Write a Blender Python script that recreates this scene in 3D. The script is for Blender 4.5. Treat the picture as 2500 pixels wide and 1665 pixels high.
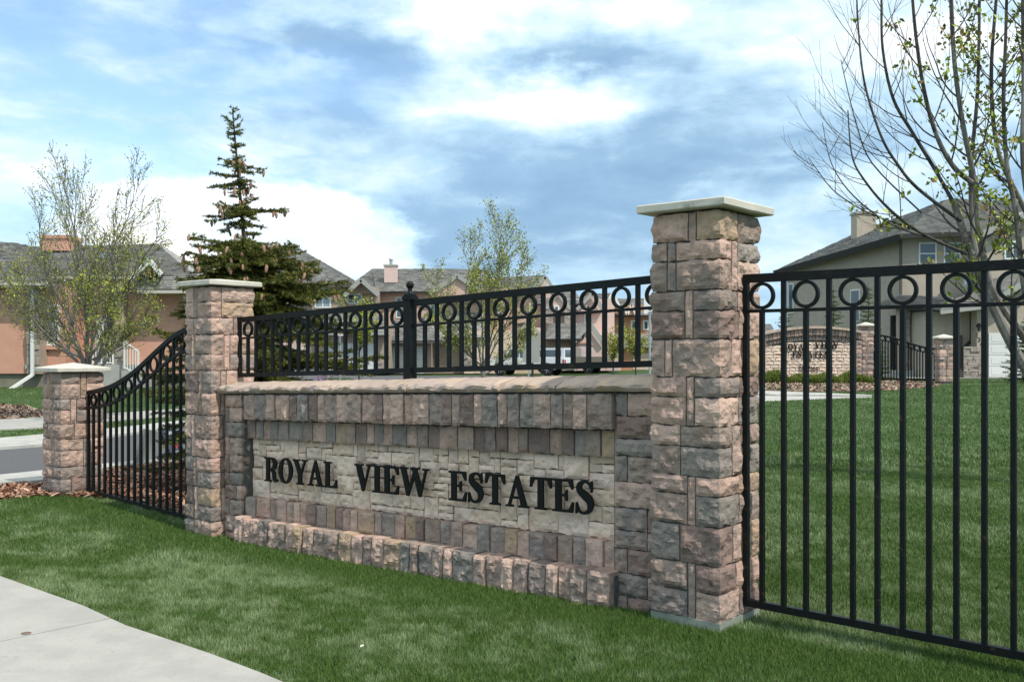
import bpy, math, random
import numpy as np
from mathutils import Vector, noise as mn
from mathutils.geometry import tessellate_polygon
R=math.radians
rnd=random.Random(11); npr=np.random.default_rng(5)
sc=bpy.context.scene
for o in list(bpy.data.objects): bpy.data.objects.remove(o)
# ------------------------------------------------------------ camera
EYE=1.54; F=2400.; HY=860.
cam=bpy.data.cameras.new('camera'); co=bpy.data.objects.new('camera',cam); sc.collection.objects.link(co)
co.location=(0,0,EYE); co.rotation_euler=(R(90),0,0)
cam.sensor_width=36; cam.lens=F/2500*36; cam.shift_y=(HY-832.5)/2500
cam.clip_start=.1; cam.clip_end=4000; sc.camera=co
# ------------------------------------------------------------ light
SUN_EL=52.; sh=Vector((.7096,-.704,0)).normalized()
sd=Vector((sh.x*math.cos(R(SUN_EL)),sh.y*math.cos(R(SUN_EL)),math.sin(R(SUN_EL))))
sl=bpy.data.lights.new('sun','SUN'); sl.energy=2.45; sl.angle=R(.6); sl.color=(1,.95,.87)
so=bpy.data.objects.new('sun',sl); sc.collection.objects.link(so); so.location=(20,-12,30)
so.rotation_euler=sd.to_track_quat('Z','Y').to_euler()
sc.view_settings.view_transform='Standard'; sc.view_settings.look='None'
sc.view_settings.exposure=.62; sc.view_settings.gamma=1; sc.view_settings.use_curve_mapping=False
# ------------------------------------------------------------ node helper
class NT:
    def __init__(s,t): s.t=t; t.nodes.clear()
    def n(s,ty,**k):
        nd=s.t.nodes.new(ty)
        for a,b in k.items(): setattr(nd,a,b)
        return nd
    def l(s,a,b): s.t.links.new(a,b)
    def put(s,inp,v):
        if isinstance(v,bpy.types.NodeSocket): s.l(v,inp)
        else: inp.default_value=v
    def m(s,op,a,b=0.,c=None,clamp=False):
        nd=s.n('ShaderNodeMath',operation=op,use_clamp=clamp); s.put(nd.inputs[0],a); s.put(nd.inputs[1],b)
        if c is not None: s.put(nd.inputs[2],c)
        return nd.outputs[0]
    def mix(s,f,a,b,bt='MIX'):
        nd=s.n('ShaderNodeMix',data_type='RGBA',blend_type=bt); s.put(nd.inputs[0],f)
        for i,v in ((6,a),(7,b)):
            if not isinstance(v,bpy.types.NodeSocket): v=(*v[:3],1)
            s.put(nd.inputs[i],v)
        return nd.outputs[2]
    def noise(s,vec,sc_,det=3,rough=.55,dist=0.,col=False):
        nd=s.n('ShaderNodeTexNoise'); nd.inputs['Scale'].default_value=sc_; nd.inputs['Detail'].default_value=det
        nd.inputs['Roughness'].default_value=rough; nd.inputs['Distortion'].default_value=dist
        if vec is not None: s.l(vec,nd.inputs['Vector'])
        return nd.outputs['Color' if col else 'Fac']
    def ss(s,x,a,b):
        nd=s.n('ShaderNodeMapRange',interpolation_type='SMOOTHSTEP'); s.put(nd.inputs[0],x)
        nd.inputs[1].default_value=a; nd.inputs[2].default_value=b; return nd.outputs[0]
    def scale(s,vec,v,loc=(0,0,0),rot=(0,0,0)):
        nd=s.n('ShaderNodeMapping'); s.l(vec,nd.inputs[0]); nd.inputs[1].default_value=loc; nd.inputs[2].default_value=rot; nd.inputs[3].default_value=v; return nd.outputs[0]
# ------------------------------------------------------------ sky
wd=bpy.data.worlds.new('World'); sc.world=wd; wd.use_nodes=True
W=NT(wd.node_tree)
sky=W.n('ShaderNodeTexSky',sky_type='NISHITA'); sky.sun_disc=False; sky.sun_elevation=R(SUN_EL)
sky.sun_rotation=math.atan2(sh.x,sh.y); sky.air_density=1.; sky.dust_density=.4; sky.ozone_density=1.5
tc=W.n('ShaderNodeTexCoord'); D=tc.outputs['Generated']
sp=W.n('ShaderNodeSeparateXYZ'); W.l(D,sp.inputs[0])
az=W.m('ARCTAN2',sp.outputs[0],sp.outputs[1]); el=W.m('ARCSINE',sp.outputs[2])
cb=W.n('ShaderNodeCombineXYZ'); W.l(az,cb.inputs[0]); W.l(el,cb.inputs[1]); A=cb.outputs[0]
warp=W.noise(W.scale(A,(1,1.7,1)),7,5,.6,col=True)
wv=W.n('ShaderNodeVectorMath',operation='SUBTRACT'); W.l(warp,wv.inputs[0]); wv.inputs[1].default_value=(.5,.5,.5)
wsep=W.n('ShaderNodeSeparateXYZ'); W.l(wv.outputs[0],wsep.inputs[0])
azw=W.m('MULTIPLY_ADD',wsep.outputs[0],.16,az); elw=W.m('MULTIPLY_ADD',wsep.outputs[1],.10,el)
def sblob(px,py,rx,ry,a=0.,hard=False,tilt=0.):
    ca=math.atan((px-1250)/F); ce=math.atan((HY-py)/F*math.cos(ca))
    dx=W.m('SUBTRACT',azw,ca); dy=W.m('SUBTRACT',elw,ce)
    if tilt:
        dy2=W.m('MULTIPLY_ADD',dx,-tilt,dy); dx=W.m('MULTIPLY_ADD',dy,tilt,dx); dy=dy2
    dx=W.m('DIVIDE',dx,rx/F); dy=W.m('DIVIDE',dy,ry/F)
    q=W.m('ADD',W.m('MULTIPLY',dx,dx),W.m('MULTIPLY',dy,dy))
    if hard: return W.ss(q,1.12,.72)
    return W.m('EXPONENT',W.m('MULTIPLY',q,-1.))
n1=W.noise(W.scale(A,(1.5,4.2,1),(3.1,1.7,0),(0,0,.12)),2.6,8,.56,.5)
n2=W.noise(W.scale(A,(2.,7.,1),(0.4,5.2,0),(0,0,.22)),5.,7,.55,.4)
L=W.m('MULTIPLY_ADD',n1,.80,.11); L=W.m('MULTIPLY_ADD',W.m('SUBTRACT',n2,.5),.50,L)
n3=W.noise(W.scale(A,(1.,1.5,1),(2.2,.3,0)),13.,7,.62,.3); L=W.m('MULTIPLY_ADD',W.m('SUBTRACT',n3,.5),.42,L)
for (px,py,rx,ry,amp,tilt) in [(1120,70,130,90,.36,0),(1370,245,170,55,.42,0),(1150,235,170,60,.22,0),(1500,30,300,45,.25,0),
        (1340,160,300,32,-.22,.06),(835,95,190,50,-.34,0),(720,150,120,26,.25,0),(1230,560,430,190,-.30,0),(880,330,300,70,-.10,0),(1560,400,420,110,-.06,0),
        (2150,70,330,90,.28,.1),(1750,250,260,45,-.10,.2),(380,430,520,110,.30,0),(700,330,240,80,-.14,0),(1850,560,600,150,.10,0),(2150,420,300,60,.12,.1)]:
    L=W.m('MULTIPLY_ADD',sblob(px,py,rx,ry,tilt=tilt),amp,L)
L=W.m('MULTIPLY_ADD',W.ss(el,.38,.85),.30,L)  # unseen sky above the frame whitened to brighten the shaded wall face
bw=sblob(600,665,445,240,hard=True)
L=W.m('MULTIPLY_ADD',bw,.40,L)
rp=W.n('ShaderNodeValToRGB'); W.l(L,rp.inputs[0]); e=rp.color_ramp.elements
e[0].position=.12; e[0].color=(.19,.325,.48,1); e[1].position=1.02 if False else 1.; e[1].color=(1,.99,.96,1)
for p,c in ((.34,(.25,.40,.56,1)),(.50,(.385,.56,.71,1)),(.68,(.585,.725,.82,1)),(.84,(.80,.84,.86,1))):
    k=e.new(p); k.color=c
bl=W.m('MULTIPLY',sblob(250,190,640,270),W.ss(W.m('ADD',n1,W.m('MULTIPLY',n2,.5)),.95,.60),clamp=True)
skc=W.mix(1.,sky.outputs[0],(.90,.97,1.06),'MULTIPLY')
cl=W.n('ShaderNodeVectorMath',operation='SCALE'); W.l(rp.outputs[0],cl.inputs[0]); cl.inputs[3].default_value=6.3
mixs=W.mix(W.m('SUBTRACT',1.,W.m('MULTIPLY',bl,.86)),skc,cl.outputs[0])
bg=W.n('ShaderNodeBackground'); W.l(mixs,bg.inputs[0]); bg.inputs[1].default_value=.15
wo=W.n('ShaderNodeOutputWorld'); W.l(bg.outputs[0],wo.inputs[0])
# ------------------------------------------------------------ materials
MT={}
def mat(name,col,rough=.8,var=None,vs=6.,vd=3,bump=0.,bs=60.,metal=0.,spec=.3,var2=None,v2s=1.5,v2t=(.5,.65),attr=None,emit=None,stretch=(1,1,1),rnd_amt=0.):
    m=bpy.data.materials.new(name); m.use_nodes=True; N=NT(m.node_tree)
    out=N.n('ShaderNodeOutputMaterial'); b=N.n('ShaderNodeBsdfPrincipled'); N.l(b.outputs[0],out.inputs[0])
    t=N.n('ShaderNodeTexCoord'); V=N.scale(t.outputs['Object'],stretch)
    c=N.n('ShaderNodeRGB').outputs[0]; c.default_value=(*col,1)
    if attr:
        a=N.n('ShaderNodeAttribute',attribute_name=attr); c=N.mix(1.,c,a.outputs['Color'],'MULTIPLY')
    if var: c=N.mix(N.ss(N.noise(V,vs,vd+2,.6),.35,.65),c,var)
    if var2: c=N.mix(N.ss(N.noise(V,v2s,5,.65),*v2t),c,var2)
    if rnd_amt:
        oi=N.n('ShaderNodeObjectInfo'); hs=N.n('ShaderNodeHueSaturation'); N.l(c,hs.inputs['Color'])
        N.l(N.m('MULTIPLY_ADD',oi.outputs['Random'],rnd_amt,1-rnd_amt*.5),hs.inputs['Value']); c=hs.outputs[0]
    N.l(c,b.inputs['Base Color']); b.inputs['Roughness'].default_value=rough; b.inputs['Metallic'].default_value=metal
    b.inputs['Specular IOR Level'].default_value=spec
    if bump:
        bp=N.n('ShaderNodeBump'); bp.inputs['Strength'].default_value=1; bp.inputs['Distance'].default_value=bump
        N.l(N.noise(V,bs,6,.65),bp.inputs['Height']); N.l(bp.outputs[0],b.inputs['Normal'])
    MT[name]=m; return m
ST=[]
for i,(a,b) in enumerate([((.55,.38,.30),(.33,.255,.215)),((.60,.41,.335),(.42,.29,.225)),((.40,.30,.25),(.25,.22,.20)),((.30,.215,.17),(.38,.30,.25)),
                          ((.27,.235,.21),(.35,.295,.25)),((.52,.37,.24),(.40,.29,.22)),((.51,.36,.29),(.62,.44,.35)),((.33,.225,.185),(.24,.18,.155))]):
    ST.append(mat('stone_%d'%i,a,.88,b,9.,4,.016,34.,var2=tuple(x*.55 for x in b),v2s=14,v2t=(.58,.74),rnd_amt=.22,spec=.2))
CR=[mat('cream_%d'%i,a,.88,b,5.,4,.010,36.,var2=c,v2s=6,v2t=(.60,.72),rnd_amt=.12,spec=.2) for i,(a,b,c) in enumerate(
    [((.87,.67,.535),(.74,.565,.43),(.55,.35,.18)),((.83,.63,.50),(.85,.67,.53),(.56,.44,.29)),((.86,.68,.56),(.64,.49,.38),(.62,.50,.34)),((.75,.555,.41),(.79,.595,.46),(.56,.33,.16))])]
mat('mortar',(.10,.10,.09),.95,(.15,.145,.13),20,3,.006,90)
mat('cap_concrete',(.62,.585,.50),.85,(.53,.50,.42),6,4,.002,160,var2=(.33,.35,.29),v2s=9,v2t=(.62,.75))
mat('footing',(.30,.32,.27),.9,(.22,.25,.20),9,4,.004,60)
mat('cap_stone',(.50,.385,.30),.9,(.40,.315,.27),5,4,.004,40,var2=(.56,.40,.24),v2s=3.5,v2t=(.58,.72),rnd_amt=.12)
mat('cap_stone_brown',(.27,.205,.17),.9,(.35,.26,.21),5,4,.004,40)
mat('black_metal',(.005,.007,.0075),.5,(.009,.010,.010),14,3,.0006,200,spec=.22,var2=(.05,.03,.018),v2s=18,v2t=(.60,.70))
mat('letter_black',(.006,.007,.007),.55,spec=.2)
mat('walk_concrete',(.40,.388,.35),.9,(.34,.33,.30),3.5,6,.002,220,var2=(.28,.275,.25),v2s=30,v2t=(.56,.76))
mat('joint_dirt',(.20,.19,.16),.95)
mat('asphalt',(.085,.085,.09),.92,(.12,.12,.125),40,4,.004,300,var2=(.16,.155,.15),v2s=250,v2t=(.55,.65))
mat('kerb_concrete',(.46,.45,.41),.9,(.36,.35,.32),4,5,.002,120)
mat('lawn_soil',(.028,.058,.010),.95,(.042,.080,.016),8,5,.01,60,var2=(.06,.11,.045),v2s=1.2,v2t=(.5,.7))
mat('grass_blade',(1,1,1),.7,attr='Col',spec=.25)
mat('mulch_base',(.11,.06,.04),.95,(.20,.12,.085),25,5,.02,60)
mat('chip',(1,1,1),.9,attr='Col',spec=.1)
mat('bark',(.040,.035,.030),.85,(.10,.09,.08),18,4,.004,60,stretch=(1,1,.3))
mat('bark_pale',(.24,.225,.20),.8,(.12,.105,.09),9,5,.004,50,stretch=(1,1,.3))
mat('leaf',(1,1,1),.55,attr='Col',spec=.3)
mat('needle',(1,1,1),.6,attr='Col',spec=.25)
mat('cone',(.42,.25,.17),.8,(.28,.16,.11),60,3,.004,90)
mat('stucco_pink',(.62,.335,.24),.95,(.57,.305,.215),3,4,.006,70)
mat('stucco_rose',(.66,.49,.43),.95,(.60,.45,.39),3,4,.006,50)
mat('stucco_peach',(.62,.43,.34),.95,(.57,.40,.31),3,4,.006,50)
mat('stucco_orange',(.48,.27,.155),.95,(.43,.24,.14),3,4,.006,50)
mat('stucco_beige',(.43,.375,.30),.95,(.39,.34,.27),4,4,.006,60)
mat('stucco_tan',(.40,.31,.235),.95,(.36,.28,.215),3,4,.006,60)
mat('stucco_cream',(.66,.53,.40),.95,(.60,.47,.35),3,4,.005,50)
mat('base_plaster',(.24,.22,.16),.95,(.19,.175,.125),5,4,.006,60)
mat('shake',(.27,.265,.25),.9,(.33,.32,.30),2,3,.01,20,var2=(.18,.178,.17),v2s=1.3,v2t=(.5,.7),rnd_amt=0,stretch=(1,1,1),attr='Col')
mat('roof_deck',(.05,.05,.05),.95)
mat('white_trim',(.72,.72,.68),.5)
mat('cream_trim',(.50,.47,.40),.6)
mat('grey_trim',(.34,.34,.31),.6)
mat('brown_trim',(.10,.085,.07),.6)
mat('dark_trim',(.035,.035,.033),.5)
mat('glass',(.06,.085,.10),.06,spec=.9)
mat('glass_blind',(.28,.33,.35),.12,(.24,.29,.31),2,2,spec=.8)
mat('garage_white',(.62,.63,.60),.6)
mat('garage_cream',(.62,.50,.40),.6)
mat('garage_pink',(.62,.47,.45),.6)
mat('stacked_stone',(.27,.235,.20),.9,(.38,.34,.29),6,4,.01,25,rnd_amt=0,attr='Col')
mat('galvanised',(.42,.45,.46),.4,metal=.5)
mat('sign_grey',(.30,.31,.29),.55,(.34,.35,.32),2,3)
mat('sign_white',(.75,.75,.73),.5)
mat('sign_red',(.55,.03,.03),.5)
mat('sign_blue',(.045,.055,.08),.4)
mat('car_white',(.72,.73,.73),.22,spec=.6)
mat('car_blue',(.02,.05,.22),.25,spec=.6)
mat('car_tan',(.22,.19,.155),.3,spec=.6)
mat('car_dark',(.015,.016,.018),.4)
mat('tyre',(.02,.02,.02),.85)
mat('rim',(.45,.46,.47),.3,metal=.8)
mat('red_lens',(.35,.015,.012),.25)
mat('door_white',(.55,.60,.62),.4)
mat('dead_leaf',(.24,.10,.06),.8)
mat('petal',(.75,.75,.66),.7)
mat('flower',(.22,.05,.25),.7)
# ------------------------------------------------------------ object helpers
ORG={}
def empty(name,loc,label,cat,group=None):
    o=bpy.data.objects.new(name,None); sc.collection.objects.link(o); o.location=loc; o.empty_display_size=.3
    o['label']=label; o['category']=cat
    if group: o['group']=group
    ORG[o.name]=Vector(loc); return o
def org(o): return ORG.get(o.name,Vector((0,0,0)))
def link(name,me,parent=None,origin=None):
    o=bpy.data.objects.new(name,me); sc.collection.objects.link(o)
    if parent is not None: o.parent=parent; ORG[o.name]=org(parent)
    return o
def mesh(name,vs,fs,m,parent=None,smooth=False,col=None):
    vs=np.asarray(vs,dtype=np.float64).reshape(-1,3)
    if parent is not None: off=np.array(org(parent))
    else: off=np.array([(vs[:,0].min()+vs[:,0].max())/2,(vs[:,1].min()+vs[:,1].max())/2,vs[:,2].min()])
    me=bpy.data.meshes.new(name); me.from_pydata((vs-off).tolist(),[],fs)
    me.materials.append(MT[m] if isinstance(m,str) else m)
    if smooth: me.polygons.foreach_set('use_smooth',[True]*len(me.polygons))
    if col is not None:
        ca=me.color_attributes.new('Col','FLOAT_COLOR','POINT'); c=np.ones((len(vs),4)); c[:,:3]=col; ca.data.foreach_set('color',c.ravel())
    me.update()
    o=link(name,me,parent)
    if parent is None: o.location=off; ORG[o.name]=Vector(off)
    return o
def fastmesh(name,verts,nper,m,parent=None,col=None,smooth=False):
    """verts (n,nper,3): n separate polygons of nper corners"""
    n=len(verts); vs=verts.reshape(-1,3)
    off=np.array(org(parent)) if parent is not None else np.array([vs[:,0].mean(),vs[:,1].mean(),vs[:,2].min()])
    me=bpy.data.meshes.new(name); me.vertices.add(n*nper); me.vertices.foreach_set('co',(vs-off).ravel())
    me.loops.add(n*nper); me.loops.foreach_set('vertex_index',np.arange(n*nper,dtype=np.int32))
    me.polygons.add(n); me.polygons.foreach_set('loop_start',np.arange(n,dtype=np.int32)*nper)
    me.polygons.foreach_set('loop_total',np.full(n,nper,dtype=np.int32))
    me.materials.append(MT[m])
    if col is not None:
        ca=me.color_attributes.new('Col','FLOAT_COLOR','POINT'); c=np.ones((n*nper,4)); c[:,:3]=np.repeat(col,nper,axis=0) if len(col)==n else col
        ca.data.foreach_set('color',c.ravel())
    me.update(calc_edges=True); me.validate()
    o=link(name,me,parent)
    if parent is None: o.location=off; ORG[o.name]=Vector(off)
    return o
def setp(o,label=None,cat=None,group=None,kind=None):
    for k,v_ in (('label',label),('category',cat),('group',group),('kind',kind)):
        if v_: o[k]=v_
    return o
class MB:
    def __init__(s): s.v=[]; s.f=[]
    def add(s,vs,fs):
        b=len(s.v); s.v+= [tuple(x) for x in vs]; s.f+=[tuple(i+b for i in f) for f in fs]; return s
    def box(s,x0,x1,y0,y1,z0,z1):
        return s.add([(x,y,z) for z in (z0,z1) for y in (y0,y1) for x in (x0,x1)],[(0,2,3,1),(4,5,7,6),(0,1,5,4),(2,6,7,3),(0,4,6,2),(1,3,7,5)])
    def bar(s,p0,p1,w,h,side=None):
        p0=Vector(p0);p1=Vector(p1); d=(p1-p0).normalized()
        if side is None: side=Vector((0,0,1)).cross(d) if abs(d.z)<.95 else Vector((1,0,0))
        side=Vector(side); side=(side-d*side.dot(d)).normalized(); up=d.cross(side)
        vs=[p+side*a*w/2+up*b*h/2 for p in (p0,p1) for a,b in ((-1,-1),(1,-1),(1,1),(-1,1))]
        return s.add(vs,[(3,2,1,0),(4,5,6,7),(0,1,5,4),(1,2,6,5),(2,3,7,6),(3,0,4,7)])
    def extr(s,pts,vec):
        n=len(pts); vec=Vector(vec); a=[Vector(p) for p in pts]; b=[p+vec for p in a]
        tri=tessellate_polygon([a]); fs=[tuple(t) for t in tri]+[tuple(n+i for i in reversed(t)) for t in tri]
        fs+=[(i,(i+1)%n,n+(i+1)%n,n+i) for i in range(n)]
        return s.add(a+b,fs)
    def cyl(s,p0,p1,r0,r1,n=10):
        p0=Vector(p0);p1=Vector(p1); d=(p1-p0).normalized(); a=d.orthogonal().normalized(); b=d.cross(a)
        vs=[p+(a*math.cos(2*math.pi*i/n)+b*math.sin(2*math.pi*i/n))*r for p,r in ((p0,r0),(p1,r1)) for i in range(n)]
        return s.add(vs,[(i,(i+1)%n,n+(i+1)%n,n+i) for i in range(n)]+[tuple(range(n-1,-1,-1)),tuple(range(n,2*n))])
    def lathe(s,c,prof,n=16):
        vs=[(c[0]+r*math.cos(2*math.pi*i/n),c[1]+r*math.sin(2*math.pi*i/n),c[2]+z) for r,z in prof for i in range(n)]
        fs=[(k*n+i,k*n+(i+1)%n,(k+1)*n+(i+1)%n,(k+1)*n+i) for k in range(len(prof)-1) for i in range(n)]
        return s.add(vs,fs)
    def build(s,name,m,parent=None,smooth=False,col=None): return mesh(name,s.v,s.f,m,parent,smooth,col)
# ------------------------------------------------------------ frames
U=Vector((.757,-.653,0)).normalized(); V_=Vector((.653,.757,0)).normalized(); P0=Vector((1.136,5.4,0))
def WL(s,d,z): p=P0+U*s+V_*d; return Vector((p.x,p.y,z))            # straight level frame along the sign wall line
def WP(s,d,h):                                                     # the wall follows the lawn, a little lower at its far end
    return WL(s,d,h+min(s,0)*(.02+.0075*h))
def P(px,py,Y): return Vector(((px-1250)/F*Y,Y,EYE-(py-HY)/F*Y))
def sstep(x,a,b):
    t=np.clip((np.asarray(x,float)-a)/(b-a),0,1); return t*t*(3-2*t)
def terr(x,y):
    x=np.asarray(x,float); y=np.asarray(y,float)
    s=(x-P0.x)*U.x+(y-P0.y)*U.y; d=(x-P0.x)*V_.x+(y-P0.y)*V_.y
    z=-.09*np.exp(-((s+5.)/1.9)**2)*np.exp(-(d/1.6)**2)-.03*np.exp(-((s+2.6)/1.3)**2)*np.exp(-(d/1.4)**2)
    k=x/np.maximum(y,1.)
    z=z+(.60*sstep(y,8,28)-.17*sstep(y,33,43))*sstep(k,.10,.25)
    z=z+.36*sstep(y,24,32.5)*sstep(-k,.22,.33)
    z=z-.05*sstep(y,40,60)*(1-sstep(np.abs(k),.10,.2))
    return z
def G(px,py,dz=0.):
    k=(px-1250)/F; q=(py-HY)/F; Y=EYE/max(q,.01)
    for _ in range(60):
        z=float(terr(k*Y,Y)); Y=.5*Y+.5*(EYE-z)/max(q,.01)
    return Vector((k*Y,Y,float(terr(k*Y,Y))+dz))
def inpoly(x,y,poly):
    r=np.zeros(x.shape,bool); n=len(poly)
    for i in range(n):
        x0,y0=poly[i][0],poly[i][1]; x1,y1=poly[(i+1)%n][0],poly[(i+1)%n][1]
        c=((y0>y)!=(y1>y)); r^=c&(x<(x1-x0)*(y-y0)/(y1-y0+1e-12)+x0)
    return r
# ------------------------------------------------------------ ground sheets
def sheet():
    xs=np.concatenate([[-1500,-700,-350,-180,-100,-70],np.arange(-50,-12,2.),np.arange(-12,12,.5),np.arange(12,50,2.),[52,70,100,180,350,700,1500]])
    ys=np.concatenate([[-60,-20,-5,0,2],np.arange(3,14,.5),np.arange(14,60,1.5),[62,70,80,100,140,220,400,800,1800]])
    X,Y=np.meshgrid(xs,ys); Z=terr(X,Y); n=len(xs)
    fs=[(j*n+i,j*n+i+1,(j+1)*n+i+1,(j+1)*n+i) for j in range(len(ys)-1) for i in range(n-1)]
    return np.stack([X,Y,Z],-1).reshape(-1,3),fs
v,f=sheet(); setp(mesh('ground',v,f,'lawn_soil',smooth=True),kind='structure')
def strip(name,A_,B_,dz,m,thick=0.,n=14,kind='structure'):
    """sheet between two polylines (world xy) following the terrain"""
    def res(L,n):
        L=[Vector((p[0],p[1],0)) for p in L]; ds=[0]
        for a,b in zip(L,L[1:]): ds.append(ds[-1]+(b-a).length)
        o=[]
        for i in range(n+1):
            t=ds[-1]*i/n; k=max(j for j in range(len(L)) if ds[j]<=t+1e-9); k=min(k,len(L)-2)
            o.append(L[k].lerp(L[k+1],(t-ds[k])/max(ds[k+1]-ds[k],1e-9)))
        return o
    a=res(A_,n); b=res(B_,n); vs=[]; fs=[]; kk=3
    for p,q in zip(a,b):
        for j in range(kk+1):
            r=p.lerp(q,j/kk); vs.append((r.x,r.y,float(terr(r.x,r.y))+dz))
    w=kk+1
    for i in range(n):
        for j in range(kk): fs.append((i*w+j,i*w+j+1,(i+1)*w+j+1,(i+1)*w+j))
    if thick:
        N=len(vs); vs+=[(x,y,z-thick) for x,y,z in vs]
        for i in range(n):
            fs.append((i*w,(i+1)*w,N+(i+1)*w,N+i*w)); fs.append((i*w+kk,N+i*w+kk,N+(i+1)*w+kk,(i+1)*w+kk))
        fs.append((0,N,N+kk,kk)); fs.append((n*w,n*w+kk,N+n*w+kk,N+n*w))
    o=mesh(name,vs,fs,m)
    if kind: o['kind']=kind
    return o
g=lambda L:[G(*p) for p in L]
# near footpath, lower left: two slabs with an open joint
edge=[(-300,1345),(-120,1385),(0,1421),(102,1457),(204,1493),(306,1540),(382,1565),(510,1608),(637,1656),(800,1725),(1000,1830)]
E=g(edge); inner=[Vector((p.x-1.6,p.y-2.6,0)) for p in E]
J0=G(330,1512); J1=G(-60,1592)
base=strip('footpath',E,inner,.006,'joint_dirt',n=30)
def slab(EE):
    top=[Vector((p.x,p.y,.026)) for p in EE]
    return top
E2=E
# joint crosses the path from J0 on the lawn edge towards J1
jd=(J1-J0).normalized(); Eall=[]
for i in range(len(E)-1):
    for k in range(6): Eall.append(E[i].lerp(E[i+1],k/6))
Eall.append(E[-1])
ji=min(range(len(Eall)),key=lambda i:(Eall[i]-J0).length)
jp=Eall[ji]; far=jp+jd*4.2
g1=.006
A1=Eall[:ji]+[jp-(Eall[ji+1]-Eall[ji]).normalized()*g1, far-(Eall[ji+1]-Eall[ji]).normalized()*g1, Eall[0]+Vector((-3,-2.6,0))]
A2=[jp+(Eall[ji+1]-Eall[ji]).normalized()*g1]+Eall[ji+1:]+[Eall[-1]+Vector((-1.5,-1.2,0)),far+Vector((.5,-2.2,0)),far+(Eall[ji+1]-Eall[ji]).normalized()*g1]
for AA in (A1,A2):
    mb=MB(); mb.extr([(p.x,p.y,.028) for p in AA],(0,0,-.06)); mb.build('slab','walk_concrete',base)
walkpoly=[(p.x-.012,p.y-.012) for p in E]+[(-9,0),(-14,6)]
# side road, kerbs, far footpath, mulch
near_in=[(-500,1232),(-200,1205),(0,1188),(120,1180),(258,1148),(456,1128),(700,1107),(900,1085)]
near_out=[(-500,1208),(-200,1185),(0,1168),(120,1155),(258,1139),(456,1121),(700,1101),(900,1080)]
road_far=[(-500,1122),(-200,1110),(0,1099),(120,1090),(260,1071),(340,1060),(480,1040),(700,1012)]
kerb_far=[(-500,1095),(-200,1087),(0,1075),(120,1065),(260,1052),(340,1043),(480,1027),(700,1003)]
fp_a=[(-500,1072),(-200,1062),(0,1052),(120,1046),(260,1031),(350,1024),(480,1012)]
fp_b=[(-500,1040),(-200,1036),(0,1027),(120,1019),(260,1012),(350,1006),(480,998)]
strip('road',g(near_out),g(road_far),.004,'asphalt',n=24)
strip('near_kerb',g(near_in),g(near_out),.05,'kerb_concrete',.08,n=24)
strip('far_kerb',g(road_far),g(kerb_far),.05,'kerb_concrete',.08,n=24)
strip('far_footpath',g(fp_a),g(fp_b),.03,'walk_concrete',.05,n=24)
strip('street',[(-30,44),(30,44)],[(-30,66),(30,66)],.004,'asphalt',n=10)
# driveway wedge and kerb by the far sign
pA=[(1700,956),(1845,958),(1960,962),(2129,969)]; pB=[(1700,992),(1845,981),(1960,976),(2129,971)]; pM=[(1700,968),(1845,967),(1960,968),(2129,970)]
strip('far_driveway',g(pM),g(pB),.004,'kerb_concrete',n=8)
strip('driveway_kerb',g(pA),g(pM),.05,'kerb_concrete',.05,n=8)
strip('garage_drive',[(16.5,44.5),(16.5,39.5)],[(30,44.5),(30,38)],.02,'walk_concrete',n=6)
mulchA=[G(-500,1236),G(-200,1208),G(0,1190),G(120,1182),G(258,1150),G(456,1130),G(640,1112),WL(-3.5,.6,0),WL(-5.1,.4,0),WL(-7.3,.36,0),WL(-7.95,-.1,0),G(60,1214),G(0,1224),G(-120,1250),G(-500,1300)]
mulchB=[G(*p) for p in [(-300,1000),(-60,986),(60,990),(100,1003),(230,1012),(285,1026),(250,1030),(120,1021),(0,1028),(-300,1042)]]
mulchC=[G(*p) for p in [(1780,948),(1860,956),(2040,957),(2200,953),(2290,944),(2305,938),(2200,930),(1860,928),(1780,930)]]
def mulch(name,poly,n,size,cols,dz=.012):
    xs=[p[0] for p in poly]; ys=[p[1] for p in poly]
    cx=sum(xs)/len(xs); cy=sum(ys)/len(ys)
    tri=tessellate_polygon([[Vector((p[0],p[1],0)) for p in poly]])
    b=mesh(name+'_soil',[(p[0],p[1],float(terr(p[0],p[1]))+dz) for p in poly],[tuple(t) for t in tri],'mulch_base'); b['kind']='structure'
    q=npr.random((int(n*3.5),2)); x=min(xs)+(max(xs)-min(xs))*q[:,0]; y=min(ys)+(max(ys)-min(ys))*q[:,1]
    k=inpoly(x,y,poly); x=x[k][:n]; y=y[k][:n]; n=len(x)
    z=terr(x,y)+dz+npr.random(n)*.022; a=npr.random(n)*6.283; l=size*(.5+npr.random(n)); w=l*(.15+.2*npr.random(n))
    t=npr.normal(0,.35,(n,2))
    dx=np.stack([np.cos(a),np.sin(a),t[:,0]],-1)*l[:,None]/2; dy=np.stack([-np.sin(a),np.cos(a),t[:,1]],-1)*w[:,None]/2
    c=np.stack([x,y,z],-1); vs=np.stack([c-dx-dy,c+dx-dy,c+dx+dy,c-dx+dy],1)
    col=np.array(cols)[npr.integers(0,len(cols),n)]*(.6+.8*npr.random((n,1)))
    setp(fastmesh(name+'_chips',vs,4,'chip',col=col),kind='stuff')
RB=[(.30,.15,.09),(.22,.11,.07),(.38,.22,.15),(.16,.08,.05),(.45,.30,.22)]
GB=[(.34,.25,.19),(.25,.17,.12),(.42,.34,.27),(.18,.12,.09)]
mulch('mulch_bed',mulchA,26000,.075,RB); mulch('tree_mulch',mulchB,7000,.10,GB); mulch('sign_mulch',mulchC,9000,.09,GB)
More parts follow.
